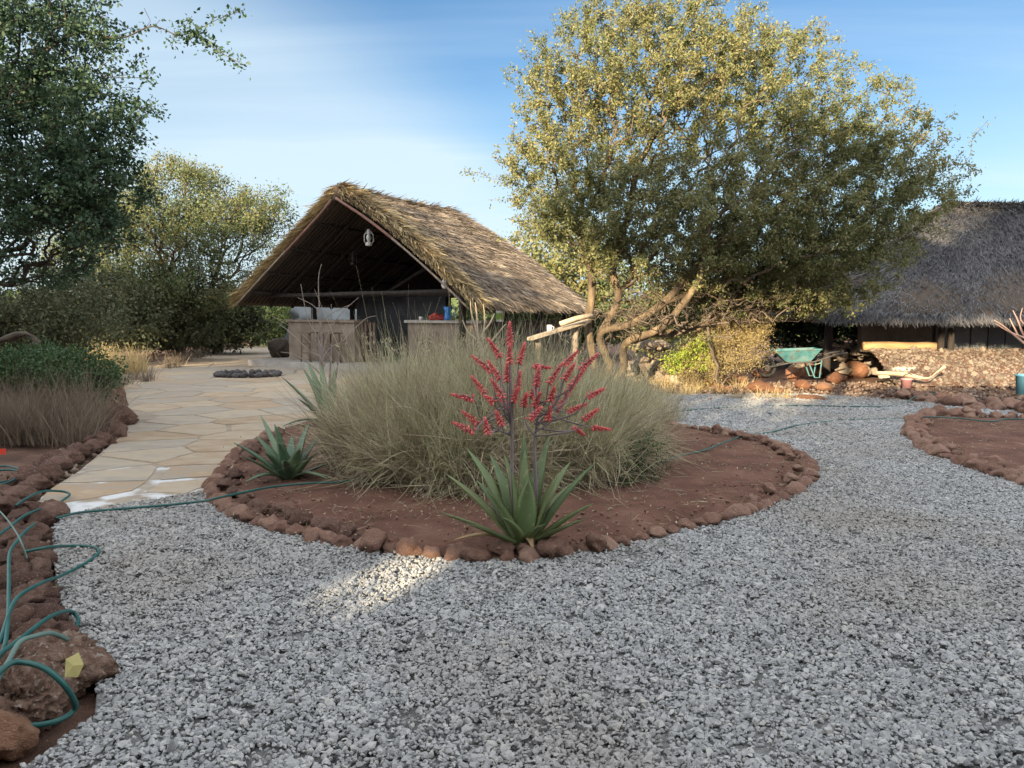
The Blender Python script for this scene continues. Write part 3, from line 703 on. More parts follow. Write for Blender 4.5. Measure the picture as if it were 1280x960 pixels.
# second tree, middle left
tree('bushy_tree', 'broad bushy tree with sunlit top beside the path left of the open hut', 'tree', (-10.6, 24.6, 0), [[(-10.6, 24.6, 0), (-10.65, 24.6, 1.1), (-10.8, 24.5, 2.2), (-11.1, 24.4, 3.4)], [(-10.65, 24.6, 1.1), (-9.6, 24.4, 2.1), (-9.1, 24.3, 3.2)], [(-10.65, 24.6, 1.1), (-11.9, 24.7, 2.0), (-13.2, 24.6, 3.0)]],
     [B(235, 265, 24, 2.1, 2.1, 1.35, 3), B(300, 285, 24, 1.45, 1.8, 1.3, 2), B(170, 270, 24.2, 1.7, 2, 1.25, 2), B(260, 350, 24, 2.1, 1.8, 1.0, 2.4), B(150, 340, 24.2, 2.5, 1.9, 1.25, 2.4), B(110, 300, 24.5, 1.8, 1.8, 1.25, 1.4), B(210, 215, 24, 1.1, 1.1, .5, .5), B(340, 265, 24, .7, .9, .9, .7), B(250, 225, 24, 1.0, 1, .45, .4)],
     2600, 95000, .085, M['leafmid'], M['barkdark'], rlim=.018, spread=.12, tip=.006, shell=.4, leafclumps=.9)
# near dark tree, left edge with its overhanging branch
tip_pts = [(200, 25), (230, 35), (260, 28), (285, 20), (250, 48), (275, 65), (300, 78), (215, 60), (190, 85), (180, 10), (160, 120), (195, 100), (150, 150), (300, 12), (305, 82), (240, 20), (225, 45), (185, 130), (170, 160), (205, 145)]
tree('leafy_tree', 'dark leafy tree at the left edge with a thin branch reaching over the sky', 'tree', (-7.6, 9.6, 0), [[(-7.6, 9.6, 0), (-7.5, 9.6, 1), (-7.2, 9.5, 2.0), (-6.8, 9.3, 3.0), (-6.0, 9.2, 4.0)], [(-7.2, 9.5, 2.0), (-7.9, 9.3, 3), (-8.2, 9.2, 4.2)],
     [(-6.0, 9.2, 4.0), tuple(Q(60, 62, 9.2)), tuple(Q(105, 40, 9)), tuple(Q(150, 48, 8.9)), tuple(Q(190, 33, 9)), tuple(Q(222, 44, 9)), tuple(Q(246, 42, 9)), tuple(Q(270, 62, 9)), tuple(Q(306, 82, 9))],
     [tuple(Q(240, 42, 9)), tuple(Q(270, 25, 9)), tuple(Q(306, 12, 9))]],
     [B(40, 60, 9.3, 1.1, 1.4, .8, 2), B(10, 130, 9.3, 1.2, 1.5, .9, 3), B(70, 160, 9.3, 1.0, 1.2, .7, 2), B(110, 220, 9.3, .7, 1, .5, 1.4), B(30, 250, 9.3, 1.2, 1.3, .65, 2.4), B(95, 285, 9.4, .75, 1, .35, 1.2), B(20, 0, 9.3, 1.2, 1.2, .6, 1.4), B(-80, 150, 9.3, 1.3, 1.6, 1.6, 2), B(30, 325, 9.5, .9, .9, .35, .9), B(150, 130, 9.2, .35, .6, .6, .35)],
     2300, 72000, .052, M['leafdark'], M['barkdark'], rlim=.011, spread=.05, tip=.0035, extra_attr=np.array([tuple(Q(x, y, 9.0)) for x, y in tip_pts]), shell=.4, asp=.6, leafclumps=1.5)
# ------------------------------------------------------------------ bushes
def bush(name, label, blobs, n, size, lm, twm, group=None, cat='bush', nt_=260, shell=.35, asp=.5, rootz=0, spread=.07, clump=2.0):
    c = blobs[0][0]; root = (c[0], c[1], rootz)
    e = empty(name, root, label, cat, group)
    A = sample_blobs(blobs, nt_, shell); A = A[A[:, 2] > rootz + .03]
    P, par, ch = grow(root, [[root, (root[0], root[1], rootz + .12)]], A, .16, .2, .15)
    (V, Fs), r = skeleton_mesh(P, par, ch, .003, rmax=.03)
    link('stems', mesh('stems', V, Fs, twm, True), e)
    p1 = twig_points(P, par, r, int(n * .6), .02, spread); p2 = sample_blobs(blobs, int(n * .6), .3)
    p = np.concatenate([p1, p2]); f = np.array([noise.noise(Vector(q) * clump) for q in p]); p = p[(f + rng.normal(0, .2, len(f))) > -.2]
    p = p[p[:, 2] > rootz + .02]
    V, Fs = leaves(p, size, asp=asp); link('foliage', mesh('foliage', V, Fs, lm), e); return e
bush('shrub', 'low dense green shrub behind the dry grass at the left edge', [B(60, 462, 10.6, .95, .8, .34), B(5, 465, 10.4, .8, .7, .34), B(100, 480, 10.4, .4, .5, .3)], 26000, .042, M['leafshrub'], M['barkdark'], asp=.65)
bush('shrub', 'dark green leafy shrub growing out of the grass right of the flowering aloe', [B(770, 600, 6.75, .36, .3, .32), B(805, 570, 6.9, .22, .25, .25)], 7000, .03, M['leafshrub'], M['barkdark'], asp=.45, rootz=.06, spread=.04)
bush('golden_bush', 'sunlit straw coloured bush left of the wheelbarrow', [B(905, 430, 15.8, .95, .6, .62, 3), B(930, 405, 15.8, .6, .5, .5, 1.6), B(865, 460, 15.6, .6, .5, .3, 1)], 46000, .042, M['leafdry'], M['deadtwig'], nt_=900, asp=.2, spread=.05, clump=3.5)
bush('leafy_bush', 'small bright yellow green bush against the left side of the golden bush', [B(875, 440, 15.6, .28, .3, .4), B(852, 455, 15.6, .35, .3, .25)], 2600, .07, M['leafbright'], M['twig'], nt_=90)
for lab, px, py, Y, rx, rz in [('dark thorny brush below the leafy tree at the far left', 40, 385, 14.5, 1.9, .95), ('dark brush behind the green shrub near the lit golden grass', 115, 388, 21.5, 2.1, 1.3), ('dark brush under the bushy tree behind the lit grass', 190, 385, 24.5, 2.4, 1.25), ('dark brush under the bushy tree next to the bend of the path', 255, 393, 28, 2.4, 1.2), ('low dark brush at the far bend of the path', 275, 402, 35, 1.3, 1.0)]:
    bush('brush', lab, [B(px, py, Y, rx, 1.2, rz), B(px - 50, py + 20, Y, rx * .8, 1.0, rz * .7), B(px + 25, py + 22, Y - .4, rx * .7, .9, rz * .6)], 19000, .09 * Y / 18, M['leafbrush'], M['barkdark'], cat='bush', nt_=420)
for lab, px, py, Y, rx, rz, m_ in [('pale green bush beyond the left side of the open hut', 335, 392, 34, 1.9, 1.3, 'leaffar'), ('green bush seen through the open hut above the grey sheet', 410, 385, 36, 2.2, 1.7, 'leafmid'), ('tall yellow green bush behind the right end of the open hut roof', 705, 330, 25, 2.0, 1.7, 'leafgold'), ('green bush far behind the wooden bench', 720, 395, 27, 2.4, 1.0, 'leaffar'), ('green bush behind the right posts of the open hut', 640, 395, 28, 2.2, 1.2, 'leafmid'), ('dark bush behind the great tree beside the right hut', 1000, 385, 22, 2.4, 1.4, 'leafdark'), ('dark bush behind the trunks of the great tree', 850, 385, 24, 2.6, 1.7, 'leafmid')]:
    bush('bush', lab, [B(px, py, Y, rx, 1.4, rz), B(px + 30, py + 10, Y + .5, rx * .8, 1.2, rz * .7)], 12000, .14, M[m_], M['barkdark'], cat='bush', nt_=120, spread=.15)
# far woodland closing the view
def far_wood():
    n = 35000; th = rng.uniform(-1.15, 1.15, n); D = rng.uniform(44, 60, n)
    x = np.sin(th) * D; y = np.cos(th) * D
    top = np.array([2.0 + 1.6 * noise.noise(Vector((a * .12, b * .12, 4))) + .9 * noise.noise(Vector((a * .5, b * .5, 9))) for a, b in zip(x, y)])
    z = rng.random(n) ** .7 * np.maximum(top, .4)
    V, Fs = leaves(np.stack([x, y, z], 1), .5, asp=.7)
    o = link('far_woodland', mesh('far_woodland', V, Fs, M['leaffar'])); tag(o, 'low green bushland far behind the huts', 'woodland', kind='stuff')
far_wood()
# ------------------------------------------------------------------ grass
def tufts(name, label, cat, cen, per, Lr, Wd, m, lean=.55, droop=.55, curl=.12, z0=0, kind='stuff', seg=3, rad=.12, hfun=None):
    P = []; D = []; L = []
    for c in cen:
        k = int(per * random.uniform(.7, 1.3)); a = rng.uniform(0, 6.28, k); rr = np.abs(rng.normal(0, rad, k))
        P.append(np.stack([c[0] + rr * np.cos(a), c[1] + rr * np.sin(a), np.full(k, z0 if len(c) < 4 else c[3])], 1))
        ln = np.abs(rng.normal(0, lean, k)); d = np.stack([ln * np.cos(a) + (c[4] if len(c) > 4 else 0), ln * np.sin(a) + (c[5] if len(c) > 5 else 0), np.ones(k)], 1); D.append(d)
        L.append(rng.uniform(Lr[0], Lr[1], k) * (c[2] if len(c) > 2 else 1))
    P = np.concatenate(P); D = np.concatenate(D); L = np.concatenate(L)
    V, Fs = blades(P, D, L, np.full(len(P), Wd) * rng.uniform(.6, 1.4, len(P)), droop, curl=curl, seg=seg)
    V[:, 2] = np.maximum(V[:, 2], .012 + z0 * .5)
    o = link(name, mesh(name, V, Fs, m)); tag(o, label, cat, kind=kind); return o
GC = (-.20, 7.65); GR = (1.66, 1.5)
def dome_h(u, v):      # height of the mound over the unit disc
    r = min(1, math.hypot(u, v)); return 1.0 * (1 - .36 * r ** 3.5) * (1 + .13 * noise.noise(Vector((u * 2.3, v * 2.3, 1)))) * (1 - .10 * max(0, u) ** 2) * (1 - .12 * max(0, -v))
cen = []
for i in range(150):
    a = random.uniform(0, 6.28); r = math.sqrt(random.random()) * .84; u, v = r * math.cos(a), r * math.sin(a)
    if math.hypot(GC[0] + GR[0] * u - .05, GC[1] + GR[1] * v - 5.3) < .75: continue
    cen.append((GC[0] + GR[0] * u, GC[1] + GR[1] * v, dome_h(u, v), .07, .20 * u, .20 * v))
tufts('tall_grass', 'big mound of tall dry and green grass filling the middle of the round bed', 'grass', cen[:80], 170, (.72, 1.15), .009, M['grassgreen'], lean=.22, droop=.14, curl=.24, seg=3, rad=.10)
tufts('tall_grass', 'straw coloured upright grass standing among the greener grass of the mound', 'grass', cen[80:], 210, (.70, 1.15), .009, M['grass'], lean=.24, droop=.16, curl=.28, seg=3, rad=.11)
def dome_grass():
    """broken, curling blades all through the outer layer of the mound"""
    n = 30000; P = np.zeros((n, 3)); D = np.zeros((n, 3)); k = 0
    while k < n:
        a = random.uniform(0, 6.283); r = random.random() ** .5; u, v = r * math.cos(a), r * math.sin(a)
        lump = 1 + .16 * noise.noise(Vector((math.cos(a) * 1.8, math.sin(a) * 1.8, 5))) + .08 * noise.noise(Vector((math.cos(a) * 5, math.sin(a) * 5, 2)))
        top = dome_h(u, v); z = random.random() ** .75 * top if r > .7 else top * random.uniform(.72, 1.0)
        bulge = 1.0 - .16 * abs(z / 1.1 - .35)
        x, y = GC[0] + GR[0] * u * lump * bulge, GC[1] + GR[1] * v * lump * bulge
        if noise.noise(Vector((x * 3.1, y * 3.1, z * 3.4))) < -.22: continue       # dark gaps
        if math.hypot(x - .05, y - 5.3) < .7 and z < .6: continue
        cl = Vector((x * 2.2, y * 2.2, z * 2.2)); sw = Vector((noise.noise(cl), noise.noise(cl + Vector((7, 0, 0))), 0)) * 1.5
        P[k] = (x, y, max(z - .10, .05)); f = .9 if z < .55 else .35
        D[k] = (u * f + sw.x + random.gauss(0, .55), v * f + sw.y + random.gauss(0, .55), random.uniform(.15, 1.4) if z > .5 else random.uniform(-.5, .9)); k += 1
    V, Fs = blades(P, D, rng.uniform(.14, .42, n), np.full(n, .0088) * rng.uniform(.6, 1.5, n), .35, seg=3, curl=.42)
    V[:, 2] = np.maximum(V[:, 2], .07)
    o = link('curly_grass', mesh('curly_grass', V, Fs, M['grass'])); tag(o, 'curly pale blades of dry grass over the outside of the big mound', 'grass', kind='stuff')
dome_grass()
# upright dry stalks with seed heads out of the mound
def stalks():
    pts = []
    for i in range(110):
        x = random.uniform(-1.5, 1.0); y = random.uniform(7.0, 8.6); pts.append((x, y))
    P = np.array([(x, y, .3) for x, y in pts]); D = np.array([(random.gauss(0, .14), random.gauss(0, .1), 1) for _ in pts]); L = rng.uniform(.8, 1.15, len(P))
    V, Fs = blades(P, D, L, np.full(len(P), .008), .04, curl=.04)
    hp = P + D / np.linalg.norm(D, axis=1, keepdims=True) * L[:, None] * .93
    q = np.repeat(hp, 5, 0) + rng.normal(0, .02, (len(hp) * 5, 3)) + np.array([0, 0, -.02]); v2, f2 = leaves(q, .05, up=-1.5, asp=.25)
    V, Fs = merge([(V, Fs), (v2, f2)])
    o = link('grass_stalks', mesh('grass_stalks', V, Fs, M['grass'])); tag(o, 'thin dry grass stalks with seed heads sticking up out of the mound', 'grass', kind='stuff')
stalks()
tufts('dry_grass', 'grey brown dry grass in front of the green shrub at the left edge', 'grass', [(G(px, 545).x + random.uniform(-.1, .1), random.uniform(9.0, 9.9), 1) for px in range(5, 130, 7)] + [(G(px, 540).x, 9.9, 1) for px in range(-40, 120, 10)], 150, (.3, .95), .0075, M['grassgrey'], lean=.34, droop=.22, curl=.22, seg=4)
tufts('dry_grass', 'sunlit golden grass at the edge of the paving under the bushy tree', 'grass', [(Q(px, 440, 20).x, random.uniform(18.4, 19.6), 1) for px in range(118, 192, 4)], 80, (.4, 1.1), .015, M['strawgold'], lean=.35, droop=.3)
tufts('dry_grass', 'thin grass along the bank between the paving and the brush on the left', 'grass', [(Q(px, 440, 18).x * (18 + (px - 150) * .1) / 18, 18 + (px - 150) * .1 + random.uniform(2, 3.4), 1) for px in range(150, 310, 5)] + [(Q(px, 450, 14.8).x, random.uniform(14.3, 17.5), .9) for px in range(0, 125, 6)], 50, (.25, .6), .013, M['grassgrey'], lean=.35, droop=.3)
tufts('dry_grass', 'low straw grass between the stones below the golden bush', 'grass', [(Q(px, 470, 14.5).x + random.uniform(-.2, .2), random.uniform(13.7, 16.5), 1) for px in list(range(700, 960, 6))], 45, (.15, .5), .009, M['strawgold'], lean=.5, droop=.4)
tufts('dry_grass', 'pale grass standing along the back of the bed in front of the wooden bench', 'grass', [(random.uniform(.2, 2.3), random.uniform(10.8, 13.6), 1) for _ in range(55)], 110, (.35, .75), .009, M['grass'], lean=.3, droop=.3)
# litter of dead straw on the soils
def litter():
    n = 2600; P = []
    poly = [BED, BED2]
    while len(P) < n:
        x = random.uniform(-4.6, 7); y = random.uniform(3, 13)
        a = np.array([x]); b = np.array([y])
        if inpoly(a, b, BED)[0] or inpoly(a, b, BED2)[0]: P.append((x, y, .095 if y < 9.9 and abs(x) < 2 else .06))
        elif x < -2.6 and not inpoly(a, b, GRAVEL)[0] and not inpoly(a, b, TERR)[0]: P.append((x, y, 0))
    P = np.array(P); D = np.concatenate([rng.normal(0, 1, (len(P), 2)), np.full((len(P), 1), .05)], 1)
    V, Fs = blades(P, D, rng.uniform(.04, .16, len(P)), np.full(len(P), .004), 0, curl=.25)
    v2, f2 = leaves(P + rng.normal(0, .2, P.shape) * [1, 1, 0], .02, up=0, asp=.6); V, Fs = merge([(V, Fs), (v2, f2)])
    o = link('straw_litter', mesh('straw_litter', V, Fs, M['grass'])); tag(o, 'scattered dead straw and leaf bits lying on the red soil', 'litter', kind='stuff')
litter()
# ------------------------------------------------------------------ aloes
def aloe_leaf(par, base, ctrl, tip, wid, m, thick=.3, up=None, label=None):
    """fleshy channelled leaf from base through ctrl to tip with marginal teeth"""
    base, ctrl, tip = Vector(base), Vector(ctrl), Vector(tip); n = 11; pts = []
    for i in range(n + 1):
        t = i / n; pts.append((1 - t) ** 2 * base + 2 * t * (1 - t) * ctrl + t * t * tip)
    V = []; Fs = []; prev = None; ed = []
    ax = Vector(par['axis']); 
    for i, p in enumerate(pts):
        t = i / n; tg = (pts[min(i + 1, n)] - pts[max(i - 1, 0)]).normalized()
        inn = (ax + Vector((0, 0, .25)) - p); inn.z = max(inn.z, .15)         # upper face looks at the heart of the rosette
        nrm = (inn - tg * inn.dot(tg)).normalized()
        if prev is not None and nrm.dot(prev) < 0: nrm = -nrm
        prev = nrm; sd = tg.cross(nrm).normalized()
        wv = 1.55 * wid * (.78 + .38 * math.sin(min(t * 2.4, 1) * math.pi / 2 + .1) - .1) * (1 - t ** 2.2) ** .9 * .5 + .0015
        th = wv * thick * .85 + .002
        ring_ = [(-1, .32), (-.55, -.02), (0, -.14), (.55, -.02), (1, .32), (.62, -.75), (0, -1.15), (-.62, -.75)]
        for a, b in ring_: V.append(p + sd * (a * wv) + nrm * (b * th * 1.3))
        ed.append((p, sd, wv, nrm, tg, th))
    k = 8
    for i in range(n):
        for j in range(k): Fs.append((i * k + j, i * k + (j + 1) % k, (i + 1) * k + (j + 1) % k, (i + 1) * k + j))
    Fs.append(tuple(range(k))[::-1]); Fs.append(tuple(n * k + j for j in range(k)))
    nf = len(Fs)
    for s in (-1, 1):      # teeth
        for q in range(15):
            f = .08 + q * .055; x = f * n; i = int(x); u = x - i
            if i + 1 > n: break
            p = ed[i][0].lerp(ed[i + 1][0], u); wv = ed[i][2] * (1 - u) + ed[i + 1][2] * u; sd, nr, tg, th = ed[i][1], ed[i][3], ed[i][4], ed[i][5]
            e0 = p + sd * s * wv * .97 + nr * th * .38; o = len(V); s_ = .006
            V += [e0 - tg * s_ * .8, e0 + tg * s_ * .8, e0 + nr * s_ * .4, e0 + sd * s * s_ * 1.5 + tg * s_ * .9]; Fs += [(o, o + 1, o + 3), (o + 1, o + 2, o + 3), (o + 2, o, o + 3)]
    me = mesh('leaf', V, Fs, m, True); me.materials.append(M['tooth'])
    for i in range(nf, len(Fs)): me.polygons[i].material_index = 1
    o = link('leaf', me, par)
    if label: o['label'] = label
    return o
def aloe(label, px, py, lst, m, z=.07, dry=()):
    b = G(px, py, z); e = empty('aloe_plant', b, label, 'aloe'); e['axis'] = tuple(b)
    S = b.y / 5.3
    for tx, ty, dy, wd, bend in lst:
        tip = Q(tx, ty, b.y + dy)
        d = tip - b; hd = Vector((d.x, d.y, 0)); 
        base_ = b + (hd.normalized() * .045 if hd.length > .01 else Vector()) ; base_.z = z - .01
        ctrl = b + Vector((d.x * (.5 - bend * .5), d.y * (.5 - bend * .5), max(d.z * (.5 + bend * .3), .05)))
        if d.z < .12: ctrl.z = z + .14
        aloe_leaf(e, base_, ctrl, tip, wd, M['aloedry'] if (tx, ty) in dry else m, label='dry brown leaf' if (tx, ty) in dry else None)
    return e, b
a1, ab = aloe('large green aloe with branching red flower spikes at the front of the bed', 655, 678,
    [(549, 640, -.28, .075, .1), (557, 592, .12, .085, .15), (583, 560, .22, .085, .2), (612, 567, .3, .075, .2), (630, 567, .1, .07, .2), (608, 613, -.12, .10, .25), (627, 646, -.34, .06, .3),
     (661, 600, -.16, .10, .3), (687, 543, .25, .07, .1), (713, 577, .3, .075, .2), (742, 580, .05, .085, .12), (741, 629, -.12, .085, .1), (731, 649, -.2, .07, .1), (656, 562, .28, .07, .2), (655, 540, .35, .06, .1),
     (682, 655, -.33, .045, .3), (700, 590, .02, .085, .2), (596, 600, .28, .08, .15), (672, 575, .12, .08, .2), (585, 655, -.3, .07, .1), (715, 655, -.28, .06, .1), (640, 590, -.02, .085, .25), (720, 600, .3, .08, .2), (565, 676, -.2, .05, .1), (667, 690, -.2, .04, .2)], M['aloe'], dry=[(565, 676), (667, 690)])
aloe('dark green aloe at the left end of the bed with the hose passing in front', 362, 597,
    [(292, 553, -.1, .08, .15), (320, 545, .1, .09, .2), (343, 530, .05, .09, .2), (348, 552, -.2, .085, .3), (387, 528, .15, .09, .2), (400, 545, .2, .08, .2), (398, 565, -.1, .085, .2), (303, 570, -.25, .08, .1), (306, 603, -.4, .06, .2),
     (365, 545, .3, .08, .2), (375, 560, -.15, .1, .3), (330, 565, -.3, .085, .2), (415, 578, .1, .06, .2), (355, 575, -.4, .07, .4), (325, 518, .45, .05, .1), (412, 600, -.3, .06, .2)], M['aloeblue'])
aloe('aloe with upright spiky leaves half hidden behind the left side of the grass', 412, 528,
    [(352, 471, -.1, .1, .1), (378, 459, .1, .09, .2), (384, 452, .3, .09, .2), (372, 498, -.3, .1, .1), (419, 460, .2, .08, .2), (400, 455, .2, .09, .2), (440, 480, .1, .09, .2), (395, 500, -.35, .1, .3), (353, 533, -.2, .07, .1), (425, 500, -.3, .1, .3)], M['aloeblue'])
# flower stalks with racemes on the front aloe
def flower_stalk(pts, r0, r1):
    p = smooth_path(pts, 6); rr = [r0 + (r1 - r0) * i / (len(p) - 1) for i in range(len(p))]
    o = MB().tube(p, rr, 8).build('flower_stalk', M['stalk'], a1, True); return o
Yf = ab.y + .02
s1 = flower_stalk([ab + Vector((-.03, 0, .02)), Q(641, 630, Yf), Q(640, 560, Yf), Q(639, 500, Yf), Q(637, 420, Yf + .03)], .017, .005)
s2 = flower_stalk([ab + Vector((.03, .02, .02)), Q(670, 625, Yf + .03), Q(668, 560, Yf + .03), Q(672, 520, Yf + .05), Q(676, 458, Yf + .1)], .016, .005)
spk = [(637, 417, 0, -14), (618, 435, -8, -12), (637, 443, 0, -12), (652, 442, 4, -13), (603, 455, -13, -10), (618, 463, -8, -12), (634, 466, 0, -12), (648, 476, 2, -12), (622, 486, -8, -12), (598, 481, -9, -11), (579, 496, -15, -3),
       (612, 499, -6, -4), (631, 503, -9, -9), (580, 534, -14, -6), (608, 533, -2, -10), (588, 522, -10, -8), (624, 523, -4, -9), (676, 458, 12, 2), (668, 487, 6, -10), (671, 500, 4, -9), (656, 500, 2, -8), (694, 467, 9, -13), (713, 448, 9, -9), (736, 452, 12, -10), (711, 465, 7, -10),
       (722, 472, 9, -11), (713, 484, 7, -10), (703, 503, 9, -11), (744, 491, 11, -5), (720, 510, 13, -5), (738, 518, 10, -7), (750, 535, 13, 2), (723, 538, 8, 6), (669, 517, 8, -8), (686, 517, 2, -9), (690, 493, 3, -9), (644, 494, 3, -9), (672, 470, 2, -12)]
forks = [(s1, 639, 545), (s1, 639, 515), (s2, 669, 545), (s2, 672, 520)]
for i, (px, py, dx, dy) in enumerate(spk):
    dep = random.uniform(-.2, .2); st, fx, fy = forks[(0 if px < 655 else 2) + (i % 2)]
    Yb = Yf + dep; a = Q(px - dx * .85, py - dy * .85, Yb); b = Q(px + dx * .95, py + dy * .95, Yb + dep * .1)
    f = Q(fx, fy - (i % 5) * 5, Yf + .02); mid = f.lerp(a, .55) + Vector(((a.x - f.x) * .22, 0, -.03))
    br = MB().tube(smooth_path([f, mid, a, b], 4), [.006] * 5 + [.004] * 8, 5); bo = br.build('flower_branch', M['stalk'], a1, True)
    mb = MB(); ax = (b - a); L = ax.length; ax.normalize(); o1 = ax.orthogonal().normalized(); o2 = ax.cross(o1); K = 38
    for k in range(K):
        t = k / (K - 1); an = k * 2.4; out = (o1 * math.cos(an) + o2 * math.sin(an)); p = a + ax * (L * t)
        ln = .034 * (1 - .55 * t); dr = (out * (.75 - .25 * t) + ax * (.1 + .7 * t) + Vector((0, 0, -.55 * (1 - t)))).normalized()
        mb.tube([p, p + dr * ln * .5, p + dr * ln], [.0035, .0066 * (1 - .3 * t), .0022], 5)
    o = mb.build('flower_spike', M['bloom'], a1, True)
# ------------------------------------------------------------------ bare plants
def bare(name, label, px, py, z, br, r0, m, ydep=None):
    b = G(px, py, z) if ydep is None else Q(px, py, ydep); mb = MB()
    for lst in br:
        Y = b.y + lst[0]; pts = [b] + [Q(x, y, Y + (k * .02)) for k, (x, y) in enumerate(lst[1:])]
        pp = smooth_path(pts, 4); n = len(pp); mb.tube(pp, [r0 * (1 - .75 * i / (n - 1)) for i in range(n)], 5)
    return tag(mb.build(name, m, None, True), label, 'plant')
bare('bare_shrub', 'leafless grey shrub with long thin branches behind the left aloe', 405, 500, 0,
     [(0, (403, 460), (400, 400), (398, 350), (402, 330)), (.1, (400, 450), (380, 420), (340, 395)), (-.1, (402, 450), (388, 440), (362, 415), (345, 402)), (.1, (402, 455), (425, 430), (455, 400), (470, 395)), (0, (404, 440), (420, 400), (448, 372)), (0, (400, 430), (385, 400), (376, 355)), (.2, (398, 420), (410, 395), (440, 380)),
      (0, (400, 440), (392, 420), (390, 385)), (-.1, (405, 445), (430, 425), (438, 412)), (.1, (402, 410), (395, 385), (372, 372)), (.1, (404, 460), (415, 440), (414, 380)), (0, (402, 470), (372, 445), (350, 440))], .017, M['twig'])
bare('succulent_stem', 'pair of thick grey green upright stems beside the leafless shrub', 412, 505, 0, [(0, (405, 470), (402, 430)), (.05, (413, 460), (415, 428)), (.03, (420, 470), (424, 440))], .03, M['stalk'])
bare('dry_plant', 'pale dry forked plant in front of the right post of the open hut', 603, 470, .4,
     [(0, (600, 430), (590, 395), (588, 376)), (.1, (603, 430), (606, 400), (604, 380)), (0, (600, 425), (612, 405), (618, 392)), (0, (598, 430), (585, 415), (578, 400)), (.1, (604, 440), (620, 420), (632, 405)), (0, (597, 420), (596, 395), (594, 378))], .02, M['plank'], ydep=9.2)
bare('pale_plant', 'leafless pinkish twigs of a plant at the right edge before the hut', 1296, 440, 0,
     [(0, (1275, 425), (1255, 408), (1242, 400)), (.1, (1280, 420), (1272, 400), (1266, 388)), (0, (1285, 425), (1262, 415), (1245, 405)), (0, (1285, 420), (1290, 395), (1286, 378)), (.1, (1278, 428), (1268, 410), (1262, 398)), (.1, (1290, 415), (1276, 400), (1278, 385))], .022, M['twigpink'], ydep=11)
# ------------------------------------------------------------------ hoses
def hose(label, pts, r=.0095, m='hose', nz=.0):
    P = []
    for q in pts:
        z = (q[2] if len(q) > 2 else 0) + r + .012
        P.append(G(q[0], q[1], z))
    pp = smooth_path(P, 9)
    pp = [p + Vector((0, 0, .004 * noise.noise(p * 3))) for p in pp]
    o = MB().tube(pp, r, 8).build('garden_hose', M[m], None, True); return tag(o, label, 'hose')
hose('green garden hose crossing the gravel and the left aloe into the grass mound', [(70, 648, .03), (98, 641, .03), (140, 637, .02), (200, 632, .02), (250, 627, .06), (272, 622, .17), (300, 616, .15), (345, 608, .11), (390, 604, .1), (430, 602, .11), (465, 593, .12), (500, 575, .13)])
hose('green garden hose running from the grass over the right edge stones and across the gravel', [(800, 590, .08), (845, 571, .07), (880, 563, .07), (910, 551, .1), (930, 545, .02), (965, 540, .012), (1000, 531, .012), (1060, 525, .012), (1130, 523, .015), (1160, 521, .11), (1200, 523, .07), (1240, 527, .06), (1262, 524, .09), (1320, 526, .08)])
hose('green garden hose lying farthest back across the gravel in front of the rocks', [(700, 530, .03), (820, 518, .012), (870, 512, .012), (940, 508, .012), (1000, 507, .012), (1060, 508, .012), (1110, 508, .012), (1132, 503, .012), (1148, 494, .1), (1175, 492, .05)])
hose('green hose bent in a loop lying on the front corner of the paving', [(-60, 712, .17), (0, 668, .17), (34, 643, .15), (60, 634, .04), (78, 626, .04), (87, 618, .04), (78, 614, .05), (57, 614, .12), (39, 620, .15), (20, 632, .15)])
hose('bright green hose loop lying out on the gravel at left', [(-30, 850, .20), (0, 800, .21), (18, 752, .21), (45, 732, .20), (80, 718, .06), (108, 703, .02), (124, 690, .02), (115, 683, .02), (90, 682, .03), (62, 684, .17), (30, 690, .17)])
hose('green hose running straight up over the stones at the left edge', [(-20, 840, .2), (4, 812, .21), (10, 770, .21), (11, 730, .21), (12, 692, .2), (22, 676, .2), (34, 662, .2), (44, 655, .1)])
hose('green hose round the two rocks in the lower left corner', [(-40, 880, .2), (5, 835, .27), (25, 828, .27), (55, 835, .26), (82, 858, .19), (94, 885, .05), (70, 902, .03), (30, 908, .03), (0, 908, .03), (-50, 905, .03)], r=.011)
hose('green hose over the stones just above the pebbly rock', [(-20, 840, .22), (0, 818, .24), (30, 795, .24), (58, 774, .22), (75, 766, .18), (90, 765, .06), (98, 775, .03), (94, 786, .03)])
hose('dull grey green hose curving over the pebbly rock', [(-10, 862, .22), (10, 828, .26), (25, 803, .3), (45, 795, .3), (65, 792, .28), (85, 800, .22)], m='hoseold', r=.0095)
hose('thin pale stem like hose standing over the stones at the left edge', [(-10, 630, .2), (8, 648, .26), (24, 672, .27), (34, 698, .17)], m='hoseold', r=.005)
hose('dark coil of hose on the soil at the left edge beside the paving', [(-40, 595, .02), (0, 583, .02), (20, 585, .02), (30, 592, .02), (15, 600, .02), (-30, 605, .03), (-40, 598, .04), (0, 588, .05), (25, 590, .05), (10, 603, .05), (-40, 612, .04)])
